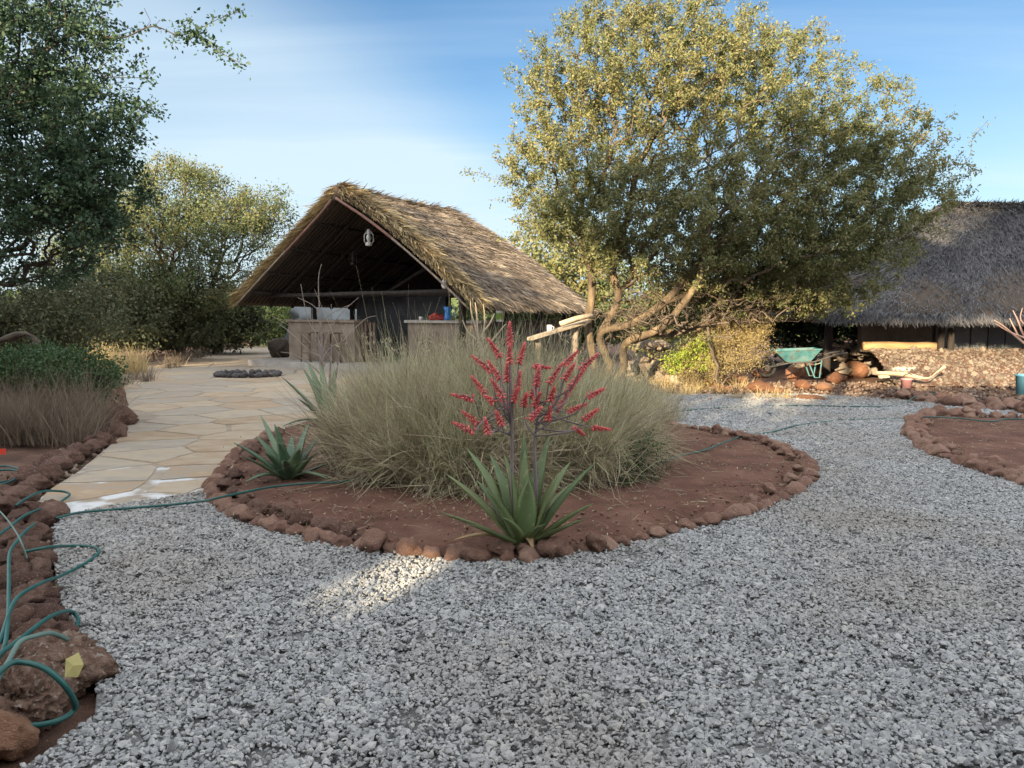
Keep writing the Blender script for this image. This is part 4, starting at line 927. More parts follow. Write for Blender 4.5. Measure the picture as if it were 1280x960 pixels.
# ------------------------------------------------------------------ open thatched hut
A0 = Vector((-4.4, 20, 0)); EL = Vector((.545, .8385, 0)); EW = Vector((.8385, -.545, 0))
def HL(w_, l_, z):
    if w_ < 0: w_ *= .93
    return A0 + EW * w_ + EL * l_ + Vector((0, 0, z))
hut = empty('open_thatched_hut', A0, 'open sided hut with brown thatched gable roof, sunlit at its front edge', 'hut')
LEN = 5.4; WID = 4.35
def rz(w_, l_=0):
    t = abs(w_) / WID; z = 4.76 - (2.86 * t ** 1.22 if w_ > 0 else 2.72 * t) + (.05 if t < .05 else 0)
    z -= .10 * math.sin(min(1, max(0, l_ / LEN)) * math.pi) * (1 - t) + .10 * (l_ / LEN)
    if l_ > LEN - 1.2: z -= .35 * ((l_ - LEN + 1.2) / 1.2) ** 2 * (1 - .6 * t)
    return z
def roof_shell(sgn):
    nw, nl = 14, 10; V = []; Fs = []
    for lay in (0, 1):
        for i in range(nw + 1):
            for j in range(nl + 1):
                w_ = sgn * WID * i / nw; l_ = -.15 + (LEN + .15) * j / nl; V.append(HL(w_, l_, rz(w_, l_) - (.30 if lay else .05)))
    m_ = (nw + 1) * (nl + 1); q = lambda i, j, k=0: k * m_ + i * (nl + 1) + j
    for i in range(nw):
        for j in range(nl): Fs += [(q(i, j), q(i + 1, j), q(i + 1, j + 1), q(i, j + 1)), (q(i, j, 1), q(i, j + 1, 1), q(i + 1, j + 1, 1), q(i + 1, j, 1))]
    for i in range(nw): Fs += [(q(i, 0), q(i, 0, 1), q(i + 1, 0, 1), q(i + 1, 0)), (q(i, nl), q(i + 1, nl), q(i + 1, nl, 1), q(i, nl, 1))]
    for j in range(nl): Fs.append((q(nw, j), q(nw, j, 1), q(nw, j + 1, 1), q(nw, j + 1)))
    return V, Fs
for sgn in (-1, 1):
    V, Fs = roof_shell(sgn); link('roof_slope', mesh('roof_slope', V, Fs, M['thatchbase'], True), hut)
def thatch_blades(n, sgn, wr=(0, 1), lr=(0, 1), L=(.2, .45), W=.036, lift=.2, jit=.3, out_l=0.0, zoff=0.0):
    w_ = sgn * WID * (wr[0] + (wr[1] - wr[0]) * rng.random(n)); l_ = -.12 + (LEN + .1) * (lr[0] + (lr[1] - lr[0]) * rng.random(n))
    P = np.array([tuple(HL(a, b, rz(a, b) - .02 + zoff)) for a, b in zip(w_, l_)])
    slope = np.array([(rz(a + sgn * .1, b) - rz(a, b)) / .1 for a, b in zip(w_, l_)])
    D = np.array([tuple(EW * sgn) for _ in range(n)]); D[:, 2] = slope; D /= np.linalg.norm(D, axis=1, keepdims=True)
    nrm = np.cross(D, np.array(tuple(EL)) * -sgn); nrm *= np.sign(nrm[:, 2:3])
    D = D + np.array(tuple(EL))[None] * rng.normal(out_l, jit, (n, 1)) + nrm * np.abs(rng.normal(0, lift, (n, 1)))
    side = np.cross(D, nrm); side /= np.linalg.norm(side, axis=1, keepdims=True); side = side + nrm * rng.normal(0, .35, (n, 1))
    return blades(P, D, rng.uniform(*L, n), np.full(n, W) * rng.uniform(.5, 1.4, n), .06, side, seg=2, curl=.03)
parts = [thatch_blades(34000, 1), thatch_blades(7000, -1), thatch_blades(2600, 1, (.93, 1.0), L=(.3, .6), lift=.1, jit=.3), thatch_blades(1500, -1, (.93, 1.0), lift=.1, jit=.3), thatch_blades(1200, 1, (0, .04), lift=.4), thatch_blades(900, -1, (0, .04), lift=.4),
         thatch_blades(1500, 1, (0, 1), (.96, 1.0), out_l=.3)]
V, Fs = merge(parts); link('thatch', mesh('thatch', V, Fs, M['thatch']), hut)
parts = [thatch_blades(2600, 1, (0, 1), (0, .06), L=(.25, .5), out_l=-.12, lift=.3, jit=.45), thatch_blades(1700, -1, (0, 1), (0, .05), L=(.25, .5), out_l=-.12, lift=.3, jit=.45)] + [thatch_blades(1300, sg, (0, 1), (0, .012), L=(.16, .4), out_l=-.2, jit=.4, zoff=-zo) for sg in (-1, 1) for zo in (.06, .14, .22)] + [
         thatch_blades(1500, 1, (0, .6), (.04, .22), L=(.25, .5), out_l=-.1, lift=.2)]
V, Fs = merge(parts); o = link('thatch_fringe', mesh('thatch_fringe', V, Fs, M['thatchsunlit']), hut); o['label'] = 'straw fringe along the front gable edge, coloured gold for its sunlight'
# frame
def pole(a, b, r, m='pole', name='post', par=None, n=7):
    a, b = Vector(a), Vector(b); k = 6; pts = []
    for i in range(k + 1):
        p = a.lerp(b, i / k); 
        if 0 < i < k: p = p + Vector((noise.noise(p * 1.3), noise.noise(p * 1.3 + Vector((9, 0, 0))), noise.noise(p * 1.3 + Vector((0, 9, 0))))) * r * .5
        pts.append(p)
    return MB().tube(pts, r, n).build(name, M[m], par or hut, True)
for l_ in (.15, 1.95, 3.6, 5.1): pole(HL(3.75, l_, 0), HL(3.75, l_, rz(3.75, l_) - .22), .085)
for l_ in (2.0, 3.6, 5.1): pole(HL(-3.45, l_, 0), HL(-3.45, l_, rz(-3.45, l_) - .22), .085)
for l_ in (.6, 2.7, 4.9): pole(HL(-4.0, l_, 2.02), HL(3.95, l_, 2.04), .06, name='tie_beam')
for sgn in (-1, 1): 
    pole(HL(sgn * 3.7, -.05, rz(3.7) - .3), HL(sgn * 3.7, 5.2, rz(3.7, 5.2) - .28), .08, name='wall_plate')
    for wv in (.9, 1.9, 2.9): pole(HL(sgn * wv, -.1, rz(sgn * wv) - .33), HL(sgn * wv, 5.1, rz(sgn * wv, 5.1) - .31), .045, name='purlin', n=6)
    for l_ in (.9, 1.7, 2.5, 3.3, 4.1, 4.9): pole(HL(0, l_, rz(0, l_) - .44), HL(sgn * 4.15, l_, rz(sgn * 4.15, l_) - .44), .05, name='rafter', n=6)
    # reddish and pale poles bound along the gable edge
    P = [HL(sgn * WID * t, -.22, rz(sgn * WID * t) - .37) for t in np.linspace(.02, .5, 6)]; MB().tube(P, .036, 7).build('gable_pole', M['polered'], hut, True)
    P = [HL(sgn * WID * t, -.24, rz(sgn * WID * t) - .36) for t in np.linspace(.45, .98, 6)]; MB().tube(P, .026, 7).build('gable_pole', M['polepale'], hut, True)
    # woven stick lining between the rafters, seen from below
    for k in range(42):
        t = (k + .5) / 42; l_ = LEN * t
        MB().tube([HL(sgn * w_, l_ + .04 * math.sin(k * 7 + w_), rz(sgn * w_, l_) - .325) for w_ in (.05, 1.4, 2.8, 4.2)], .022, 4).build('roof_stick', M['underwood'], hut, True)
pole(HL(0, -.2, rz(0) - .38), HL(0, 5.2, rz(0, 5.2) - .38), .07, name='ridge_pole')
V = [HL(w_, 5.15, 2.0) for w_ in (-4.0, -2, 0, 2, 4.0)] + [HL(w_, 5.15, rz(w_, 5.15) - .3) for w_ in (-4.0, -2, 0, 2, 4.0)]; link('back_gable_panel', mesh('back_gable_panel', V + [v + EL * .05 for v in V], [(i, i + 1, i + 6, i + 5) for i in range(4)] + [(10 + i, 15 + i, 16 + i, 11 + i) for i in range(4)], M['underwood']), hut)  # panel added across the back to shut out sky and darken the interior
pole(HL(-1.2, 2.7, 2.02), HL(1.9, 2.7, 3.35), .05, name='brace')
HZ = math.atan2(EW.y, EW.x)
MB().box(HL(.1, 2.7, .09), (7.6, 5.6, .18), HZ).build('floor_slab', M['concrete'], hut)
# counters are walls built into the hut
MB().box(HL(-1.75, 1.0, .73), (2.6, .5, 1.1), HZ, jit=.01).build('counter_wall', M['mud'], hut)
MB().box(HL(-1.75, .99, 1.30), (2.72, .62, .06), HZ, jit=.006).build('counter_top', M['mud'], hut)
MB().box(HL(2.7, 1.0, .73), (2.3, .42, 1.1), HZ, jit=.01).build('counter_wall', M['mud'], hut)
MB().box(HL(2.7, .98, 1.31), (2.42, .55, .06), HZ, jit=.006).build('counter_top', M['concrete'], hut)
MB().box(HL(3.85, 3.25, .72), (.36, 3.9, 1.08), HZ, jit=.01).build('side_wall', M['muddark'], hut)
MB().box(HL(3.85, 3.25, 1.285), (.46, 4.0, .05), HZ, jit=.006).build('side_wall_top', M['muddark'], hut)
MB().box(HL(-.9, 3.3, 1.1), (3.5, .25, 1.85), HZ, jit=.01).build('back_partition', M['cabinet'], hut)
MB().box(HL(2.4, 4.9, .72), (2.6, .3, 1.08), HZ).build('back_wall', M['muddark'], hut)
# things in the hut
def lantern(label, p, s, mk='metal', gk='glass'):
    e = empty('hurricane_lantern', p, label, 'lantern')
    def L(v): return Vector(p) + Vector(v) * s
    MB().lathe([(.0, -.5), (.17, -.5), (.18, -.46), (.18, -.34), (.12, -.30), (0, -.30)], p, 14).build('tank', M[mk], e, True) if False else None
    mb = MB(); mb.lathe([(r_ * s, z * s) for r_, z in [(.001, -.5), (.19, -.5), (.2, -.44), (.2, -.36), (.12, -.30), (.07, -.26), (.001, -.26)]], p, 14); mb.build('fuel_tank', M[mk], e, True)
    mb = MB(); mb.lathe([(r_ * s, z * s) for r_, z in [(.075, -.26), (.14, -.12), (.15, -.02), (.12, .1), (.08, .17)]], p, 14); mb.build('globe', M[gk], e, True)
    mb = MB(); mb.lathe([(r_ * s, z * s) for r_, z in [(.001, .16), (.13, .16), (.13, .2), (.09, .24), (.09, .34), (.12, .36), (.05, .43), (.001, .43)]], p, 12); mb.build('chimney', M[mk], e, True)
    for sg in (-1, 1): MB().tube([L((sg * .15, 0, -.38)), L((sg * .26, 0, -.25)), L((sg * .25, 0, .1)), L((sg * .1, 0, .3))], .028 * s, 6).build('side_tube', M[mk], e, True)
    MB().tube([L((-.24, 0, .12)), L((-.14, 0, .5)), L((0, 0, .62)), L((.14, 0, .5)), L((.24, 0, .12))], .012 * s, 5).build('handle', M['darkmetal'], e, True)
    MB().tube([L((0, 0, .62)), L((0, 0, 1.1))], .01 * s, 4).build('hook', M['darkmetal'], e)
    return e
def mug(label, p, r=.05, h=.09):
    e = empty('mug', p, label, 'mug'); MB().lathe([(.001, 0), (r, 0), (r, h), (r * .88, h), (r * .85, .01), (.001, .01)], p, 14).build('cup', M['white'], e, True)
    MB().tube([Vector(p) + Vector((r * .9, 0, h * .8)), Vector(p) + Vector((r * 1.6, 0, h * .65)), Vector(p) + Vector((r * 1.5, 0, h * .3)), Vector(p) + Vector((r * .9, 0, h * .2))], r * .12, 5).build('handle', M['white'], e, True)
lantern('large silver hurricane lantern hanging in the front of the gable', Q(461, 296, 20.1), .46)
lantern('dim hurricane lantern hanging deeper inside the open hut', Q(441, 322, 22.0), .42, 'darkmetal', 'darkmetal')  # shade inside the hut put into its colour: dark body and globe
e = empty('hanging_bulb', Q(556, 354, 18.9), 'white glass lamp hanging under the right slope of the open hut', 'lamp')
p = Q(556, 354, 18.9); mb = MB(); mb.lathe([(.001, -.14), (.06, -.12), (.09, -.05), (.08, .03), (.045, .1), (.03, .14)], p, 12); mb.build('glass_globe', M['white'], e, True)
MB().tube([p + Vector((0, 0, .13)), p + Vector((0, 0, .6))], .012, 5).build('cord', M['darkmetal'], e)
zc = 1.342
def jug():
    p = Vector((*HL(2.25, .98, zc).xy, zc)); p = Vector((Q(560, 400, 19.3).x, 19.35, zc)); e = empty('water_jug', p, 'bright blue plastic jug standing on the right counter', 'jug')
    MB().lathe([(.001, 0), (.09, 0), (.1, .06), (.085, .18), (.085, .24), (.12, .34), (.11, .34), (.07, .24), (.07, .05), (.001, .03)], p, 14).build('body', M['blue'], e, True)
    MB().tube([p + Vector((.09, 0, .3)), p + Vector((.18, 0, .27)), p + Vector((.17, 0, .14)), p + Vector((.09, 0, .1))], .014, 6).build('handle', M['blue'], e, True)
jug()
def crumple(name, label, p, r, m, sq, seed, cat):
    me = rock_mesh(name, seed, m, 4, .4, ridg=3); tag(link(name, me, loc=p, rot=(0, 0, .6), scale=(r * sq[0], r * sq[1], r * sq[2])), label, cat)
crumple('red_cloth', 'crumpled red cloth lying next to the blue jug on the counter', (Q(545, 400, 19.5).x, 19.5, zc + .07), .2, M['redcloth'], (1.05, .7, .55), 3, 'cloth')
mug('small white mug left of the red cloth on the counter', (Q(526, 400, 19.8).x, 19.8, zc))
def carton():
    p = Vector((Q(660, 400, 20.3).x, 20.35, 1.312)); p = HL(3.85, 1.6, 1.312); e = empty('carton', p, 'white carton with a lime green band on the side wall of the open hut', 'carton')
    MB().box(p + Vector((0, 0, .17)), (.16, .12, .34), HZ).build('box', M['white'], e); MB().box(p + Vector((0, 0, .13)), (.165, .125, .16), HZ).build('band', M['lime'], e); MB().box(p + Vector((0, 0, .37)), (.1, .03, .06), HZ).build('spout', M['white'], e)
carton()
crumple('grey_tarp', 'pale grey sheet draped over a heap behind the left counter', (Q(402, 400, 28.5).x, 28.5, 1.0), 1.15, M['tarp'], (1.15, .7, 1.0), 11, 'tarpaulin')
# slatted stools before the left counter
def stool(label, w_):
    p = HL(w_, .35, .18); e = empty('slatted_stool', p, label, 'stool', None)
    for dx in (-.19, .19):
        for dy in (-.15, .15): pole(p + EW * dx + EL * dy, p + EW * dx * .9 + EL * dy * .9 + Vector((0, 0, .78)), .024, 'slats', 'leg', e, 6)
    for k in range(5): MB().box(p + EL * (-.16 + .08 * k) + Vector((0, 0, .8)), (.46, .065, .03), HZ).build('seat_slat', M['slats'], e)
    for z in (.25, .5): MB().box(p + EL * -.16 + Vector((0, 0, z)), (.36, .03, .04), HZ).build('rung', M['slats'], e)
stool('brown slatted bar stool at the left counter, the one nearer the leafless shrub', -1.75); stool('brown slatted bar stool at the right end of the left counter', -.85)
for k in range(6): MB().box(HL(-.55 + k * .16, .95 - .02 * (k % 2), .74), (.06, .05, 1.05), HZ).build('counter_slat', M['slats'], hut)
# stump, block, plank bench
me = rock_mesh('tree_stump', 14, M['barkdark'], 4, .22); p = G(347, 448); tag(link('tree_stump', me, loc=(p.x, p.y + .3, .32), scale=(.36, .36, .4)), 'dark rounded stump standing left of the counter of the open hut', 'stump')
p = G(385, 457); tag(MB().box((p.x, p.y, .2), (.22, .2, .42), .2, jit=.01).build('stone_block', M['concrete']), 'small pale concrete block on the paving before the counter', 'block')
def bench():
    e = empty('plank_bench', (1.0, 14.3, 0), 'rough bench of weathered planks beside the trunk of the great tree', 'bench')
    a = Q(662, 424, 14.0); b = Q(735, 401, 14.9); d = (b - a); L = d.length; M3 = Matrix.Rotation(-math.asin(d.z / L), 3, 'Y'); rz_ = math.atan2(d.y, d.x)
    for k in (-1, 0): MB().box((a + b) / 2 + Vector((.0, .17 * k + .1, 0)), (L, .15, .05), rz_, M3, jit=.01).build('plank', M['plank'], e)
    a2 = Q(700, 405, 14.3); b2 = Q(740, 394, 14.5); d = b2 - a2; MB().tube([a2, (a2 + b2) / 2 + Vector((0, 0, .02)), b2], .05, 6).build('branch_rail', M['plank'], e, True)
    for px, py, Y in ((672, 420, 14.15), (720, 408, 14.75)):
        t = Q(px, py, Y); pole((t.x, t.y, 0), t, .06, 'polepale', 'leg', e)
    mug('white mug standing on the weathered plank bench', Q(687, 415, 14.3) + Vector((0, 0, .02)), .05, .11)
bench()
pl = empty('stone_wall', (3.0, 17, 0), 'low dark stone wall behind the trunks of the great tree', 'wall')
for k in range(60):
    x = 2.4 + random.random() * 2.6; put_stone(pl, random.choice(GREY), (x, 17 + random.uniform(-.15, .15), random.choice((.12, .35, .58, .8))), .2, sq=(1.3, .8, .8))
# ------------------------------------------------------------------ fire pit
fp = empty('fire_pit', (*G(310, 471).xy, 0), 'ring of small dark stones of a fire pit on the paving', 'fire pit')
c = G(310, 471)
for k in range(26):
    a = k / 26 * 6.283; put_stone(fp, random.choice(CHAR), (c.x + .72 * math.cos(a), c.y + .55 * math.sin(a), .07), random.uniform(.09, .13))
for k in range(8): put_stone(fp, random.choice(CHAR), (c.x + random.uniform(-.4, .4), c.y + random.uniform(-.3, .3), .05), .08)
# fallen log at far left
lg = MB(); P = smooth_path([(-9.2, 12.9, .95), (-8.7, 12.9, 1.06), (-8.15, 12.9, 1.2), (-7.95, 12.9, 1.0), (-7.85, 12.9, .55)], 5); lg.tube(P, [.045 + .02 * math.sin(i) for i in range(len(P))], 7); tag(lg.build('dead_log', M['barkdark'], None, True), 'bent dark dead log sticking out above the shrub at the far left', 'log')
# bits of litter on left soil
tag(MB().box((*G(3, 570).xy, .05), (.07, .02, .06), .5).build('plastic_scrap', M['redbit']), 'bright red plastic scrap on the soil at the left edge', 'scrap')
# ------------------------------------------------------------------ closed hut at right
rh = empty('thatched_hut', (11, 20, 0), 'long closed hut with a grey thatched hip roof at the right', 'hut')
X0, X1, Y0, Y1 = 6.7, 20.0, 16.6, 25.0; YR = 20.8; XR = 11.6; ZE, ZR = 1.52, 4.45
def hip(m_, zo=0):
    V = [(X0, Y0, ZE), (X1, Y0, ZE), (X1, Y1, ZE), (X0, Y1, ZE), (XR, YR, ZR), (X1, YR, ZR)]
    return V
def hip_grid():
    V = []; Fs = []; nu, nv = 30, 10
    def quad(a, b, c, d):      # a-b eave, d-c ridge
        o = len(V)
        for j in range(nv + 1):
            t = j / nv
            for i in range(nu + 1):
                s = i / nu; p = Vector(a).lerp(Vector(b), s).lerp(Vector(d).lerp(Vector(c), s), t); p.z -= .25 * math.sin(t * math.pi) - .05 * noise.noise(p * .8); V.append(p)
        for j in range(nv):
            for i in range(nu): q = o + j * (nu + 1) + i; Fs.append((q, q + 1, q + nu + 2, q + nu + 1))
    K = hip(None); quad(K[0], K[1], K[5], K[4]); quad(K[3], K[0], K[4], K[4]); quad(K[2], K[3], K[4], K[5])
    return V, Fs
V, Fs = hip_grid(); o = link('roof', mesh('roof', V, Fs, M['thatchbase'], True), rh)
mm = o.modifiers.new('thick', 'SOLIDIFY'); mm.thickness = .22; mm.offset = -1
def slope_blades(a, b, c, d, n, L=(.25, .5), W=.028, tlo=0., thi=1., lift=.2, jit=.3, zo=0, sag=.25):
    a, b, c, d = [np.array(q, float) for q in (a, b, c, d)]
    s = rng.random(n)[:, None]; t = (tlo + (thi - tlo) * rng.random(n))[:, None]
    s2 = s
    e = a + (b - a) * s2; r = d + (c - d) * s2; P = e + (r - e) * t; P[:, 2] -= sag * np.sin(t[:, 0] * math.pi) - zo
    D = e - r; D /= np.linalg.norm(D, axis=1, keepdims=True); al = (b - a) / np.linalg.norm(b - a)
    D = D.copy(); D[:, 2] += 0
    nrm = np.cross(np.repeat(al[None], n, 0), D); nrm /= np.linalg.norm(nrm, axis=1, keepdims=True); nrm *= np.sign(nrm[:, 2:3])
    D = D + al * rng.normal(0, jit, (n, 1)) + nrm * np.abs(rng.normal(0, lift, (n, 1)))
    side = np.cross(D, nrm); side /= np.linalg.norm(side, axis=1, keepdims=True); side = side + nrm * rng.normal(0, .4, (n, 1))
    return blades(P, D, rng.uniform(*L, n), np.full(n, W) * rng.uniform(.5, 1.4, n), .08, side, seg=2, curl=.03)
K = hip(None)
V, Fs = merge([slope_blades(K[0], (15.5, Y0, ZE), (15.5, YR, ZR), K[4], 40000, L=(.18, .4), W=.02), slope_blades(K[0], (15.5, Y0, ZE), (15.5, YR, ZR), K[4], 7000, tlo=0, thi=.04, W=.022, L=(.2, .45), jit=.4, lift=.1, zo=-.05), slope_blades(K[3], K[0], K[4], K[4], 12000, L=(.18, .4), W=.02), slope_blades(K[0], (15.5, Y0, ZE), (15.5, YR, ZR), K[4], 2500, tlo=.96, thi=1., lift=.5)])
link('thatch', mesh('thatch', V, Fs, M['thatchgrey']), rh)
FZ = .66
MB().box((14.4, 20.9, FZ / 2 - .05), (10.8, 5.8, FZ), 0).build('floor_plinth', M['wallpanel'], rh)
MB().box((13.9, 18.6, 1.3), (11.0, .2, 1.4), 0).build('front_wall', M['wallpanel'], rh)
for x in np.arange(10.35, 15, .42): MB().box((x, 18.44, 1.15), (.39, .04, .95), 0, jit=.006).build('wall_board', M['board'], rh)
for x, y in ((7.6, 18.5), (9.7, 17.35), (9.92, 17.35), (12.6, 17.35)): pole((x, y, 0 if x < 8 else .3), (x, y, 1.75), .075 if x > 8 else .1, 'pole', 'post', rh)
o = pole((8.0, 17.5, .78), (9.75, 17.5, .76), .1, 'timber', 'timber_rail', rh); o['label'] = 'thick sunlit log rail along the front'
# rubble bank before the hut: individual larger stones plus small fill
rb = empty('rubble_bank', (11, 17.2, 0), 'bank of small rubble stones below the closed hut at right', 'stone bank')
V = []; 
def ban(x, t): return (x, 16.1 + 1.3 * t, .72 * t ** .8 + .03 * noise.noise(Vector((x * 3, t * 5, 0))))
xs = np.linspace(8.1, 16, 60); V = [ban(x, t) for t in np.linspace(0, 1, 9) for x in xs] + [(x, 18.0, .7) for x in xs]; n_ = len(xs)
Fs = [(j * n_ + i, j * n_ + i + 1, (j + 1) * n_ + i + 1, (j + 1) * n_ + i) for j in range(9) for i in range(n_ - 1)]
link('bank_core', mesh('bank_core', V, Fs, M['soil'], True), rb)
def scatter_rocks(name, fn, n, r, mats, par, sub=1):
    src = [rock_mesh('tmp', 100 + i, None, sub, .35) for i in range(4)] if False else GREY
    Vs = []; Fs = []; o = 0
    cache = []
    for me in GREY:
        v = np.empty(len(me.vertices) * 3, np.float32); me.vertices.foreach_get('co', v); f = np.empty(len(me.polygons) * 3, np.int32); me.polygons.foreach_get('vertices', f); cache.append((v.reshape(-1, 3), f.reshape(-1, 3)))
    for i in range(n):
        v, f = random.choice(cache); p = fn(); s = random.uniform(*r); a = random.uniform(0, 6.28); ca, sa = math.cos(a), math.sin(a)
        q = v * [s, s * random.uniform(.6, 1), s * random.uniform(.5, .9)]; q = np.stack([q[:, 0] * ca - q[:, 1] * sa, q[:, 0] * sa + q[:, 1] * ca, q[:, 2]], 1) + np.array(p); Vs.append(q); Fs.append(f + o); o += len(v)
    ob = link(name, mesh(name, np.concatenate(Vs), np.concatenate(Fs), mats), par); ob['kind'] = 'stuff'; return ob
M['rubble'] = mat('rubble_stone', [(.05, .038, .031), (.10, .078, .064), (.17, .135, .11), (.26, .215, .17)], 3, .95, .4, 20, island=True)
def fb():
    return ban(random.uniform(8.1, 15), random.random())
for k in range(150):
    p = ban(random.uniform(8.1, 13), random.random()); put_stone(rb, random.choice(GREY), (p[0], p[1], p[2] + .02), random.uniform(.045, .09))
scatter_rocks('rubble_fill', fb, 3600, (.02, .055), M['rubble'], rb)
# debris heap left of the bank
dh = empty('rubble_heap', (8.2, 18.9, 0), 'pale heap of broken stone and sticks behind the wheelbarrow', 'rubble heap')
for k in range(60):
    a = random.uniform(0, 6.28); r = random.random() ** .6; put_stone(dh, random.choice(GREY), (8.2 + 1.3 * r * math.cos(a), 19.0 + .6 * r * math.sin(a), .65 * (1 - r) + .1), random.uniform(.08, .17), name='rubble_stone')
mb = MB()
for k in range(26):
    x = random.uniform(7.2, 9.2); y = random.uniform(18.6, 19.4); z = random.uniform(.3, .8); a = random.uniform(0, 3.14); L = random.uniform(.2, .6)
    mb.tube([(x, y, z), (x + L * math.cos(a), y + .3 * L * math.sin(a), z + random.uniform(-.15, .2))], .014, 4)
o = mb.build('sticks', M['plank'], dh); o['kind'] = 'stuff'
M['clod'] = mat('soil_clod', [(.10, .052, .036), (.17, .09, .062), (.26, .155, .115)], 3, .95, .4, 20, island=True)
M['pebble'] = mat('scattered_pebble', [(.08, .048, .034), (.15, .105, .08), (.28, .225, .18)], 3, .95, .4, 20, island=True)
def fr():
    x = random.uniform(1.5, 12.5); y = random.uniform(13.2, 17.0); 
    return (x, y, .0)
tag(scatter_rocks('pebbles', fr, 2300, (.02, .06), M['pebble'], None), 'scattered pebbles on the red ground before the golden bush and right hut', 'pebbles')
def fl():
    while True:
        x = random.uniform(-5.2, -2.0); y = random.uniform(3.0, 11.5)
        if not inpoly(np.array([x]), np.array([y]), GRAVEL)[0] and not inpoly(np.array([x]), np.array([y]), TERR)[0]: return (x, y, -.005)
tag(scatter_rocks('pebbles', fl, 900, (.012, .045), M['pebble'], None), 'scattered pebbles on the dark soil along the left edge', 'pebbles')
def fbd():
    while True:
        x = random.uniform(-3.5, 4); y = random.uniform(4.5, 9.5)
        if inpoly(np.array([x]), np.array([y]), BED)[0]: return (x, y, .075)
tag(scatter_rocks('pebbles', fbd, 420, (.006, .018), M['pebble'], None), 'small pebbles and clods on the soil of the round bed', 'pebbles')
def fcl():
    while True:
        x = random.uniform(-3.5, 7.5); y = random.uniform(4.5, 10.5); a, b = np.array([x]), np.array([y])
        if inpoly(a, b, BED)[0]: return (x, y, .03 + .05 * min(1, max(0, 1 - ((x + .1) / 3.3) ** 2)))
        if inpoly(a, b, BED2)[0]: return (x, y, .045)
tag(scatter_rocks('soil_clods', fcl, 2600, (.005, .019), M['clod'], None), 'small crumbled clods of red soil lying over the beds', 'soil')
# orange rocks
RK = [(880, 483, .26, 'long low orange rock below the golden bush', (1.4, .8, .6)), (915, 478, .28, 'orange rock at the foot of the golden bush on its right side', (1.5, .8, .6)), (950, 470, .22, 'orange rock just left of the wheelbarrow legs', (1.3, .8, .6)), (948, 488, .24, 'low rusty rock at the edge of the gravel before the golden bush', (1.4, .8, .5)), (990, 473, .22, 'upright orange rock under the wheelbarrow', (.8, .8, .9)), (1012, 470, .26, 'large sunlit orange rock under the right handle of the wheelbarrow', (1, .8, .85)), (1003, 485, .2, 'smaller rock in front of the two orange rocks by the wheelbarrow', (1.2, .8, .6)),
      (1068, 470, .34, 'big rounded orange rock before the dark upturned basin', (1.2, .8, .75)), (1030, 487, .2, 'grey brown rock between gravel and soil below the wheelbarrow', (1.5, .8, .5)), (1045, 477, .22, 'flat rust rock left of the big rounded rock', (1.3, .8, .6)), (970, 492, .16, 'small rust rock beside the gravel edge under the wheelbarrow', (1.3, .9, .6)), (905, 490, .15, 'small rust rock lowest in front of the golden bush', (1.2, .9, .6)), (1010, 500, .17, 'flat brown rock lying at the back rim of the gravel', (1.8, .8, .4))]
for i, (px, py, r, lab, sq) in enumerate(RK):
    p = G(px, py); tag(link('rock', ORANGE[i % 6], loc=(p.x, p.y, r * sq[2] * .55), rot=(0, 0, i * .2), scale=(r * sq[0], r * sq[1], r * sq[2])), lab, 'rock')
p = G(850, 480); tag(link('rock', rock_mesh('pale_rock', 33, M['palerock'], 3, .15), loc=(p.x, p.y, .14), scale=(.2, .18, .22)), 'pale rounded rock left of the golden bush', 'rock')
p = G(1125, 480); tag(link('rock', rock_mesh('pale_rock', 35, M['palerock'], 3, .15), loc=(p.x + .1, p.y + .1, .17), scale=(.48, .3, .24)), 'long pale tan rock behind the pink bucket', 'rock')
def bucket(name, label, px, py, r, h, m):
    p = G(px, py); e = empty(name, p, label, 'bucket'); MB().lathe([(.001, 0), (r * .8, 0), (r, h), (r * 1.06, h), (r * 1.06, h - .02), (r * .97, h - .03), (r * .78, .02), (.001, .02)], p, 18).build('pail', M[m], e, True)
    MB().tube([p + Vector((-r, 0, h)), p + Vector((-r * .7, -.05, h + r * .7)), p + Vector((0, -.08, h + r)), p + Vector((r * .7, -.05, h + r * .7)), p + Vector((r, 0, h))], .007, 5).build('handle', M['darkmetal'], e)
bucket('bucket', 'faded pink bucket standing before the pale rock', 1133, 485, .11, .2, 'pink'); bucket('bucket', 'blue drum shaped bucket cut by the right edge', 1280, 493, .16, .38, 'bluedrum')
dw = MB(); P = smooth_path([Q(1095, 466, 16), Q(1130, 468, 15.8), Q(1158, 473, 15.7), Q(1170, 466, 15.7), Q(1181, 458, 15.7)], 5); dw.tube(P, [.03 + .02 * math.sin(i * .35) for i in range(len(P))], 6); tag(dw.build('driftwood', M['plank'], None, True), 'pale bent branch lying right of the pink bucket', 'branch')
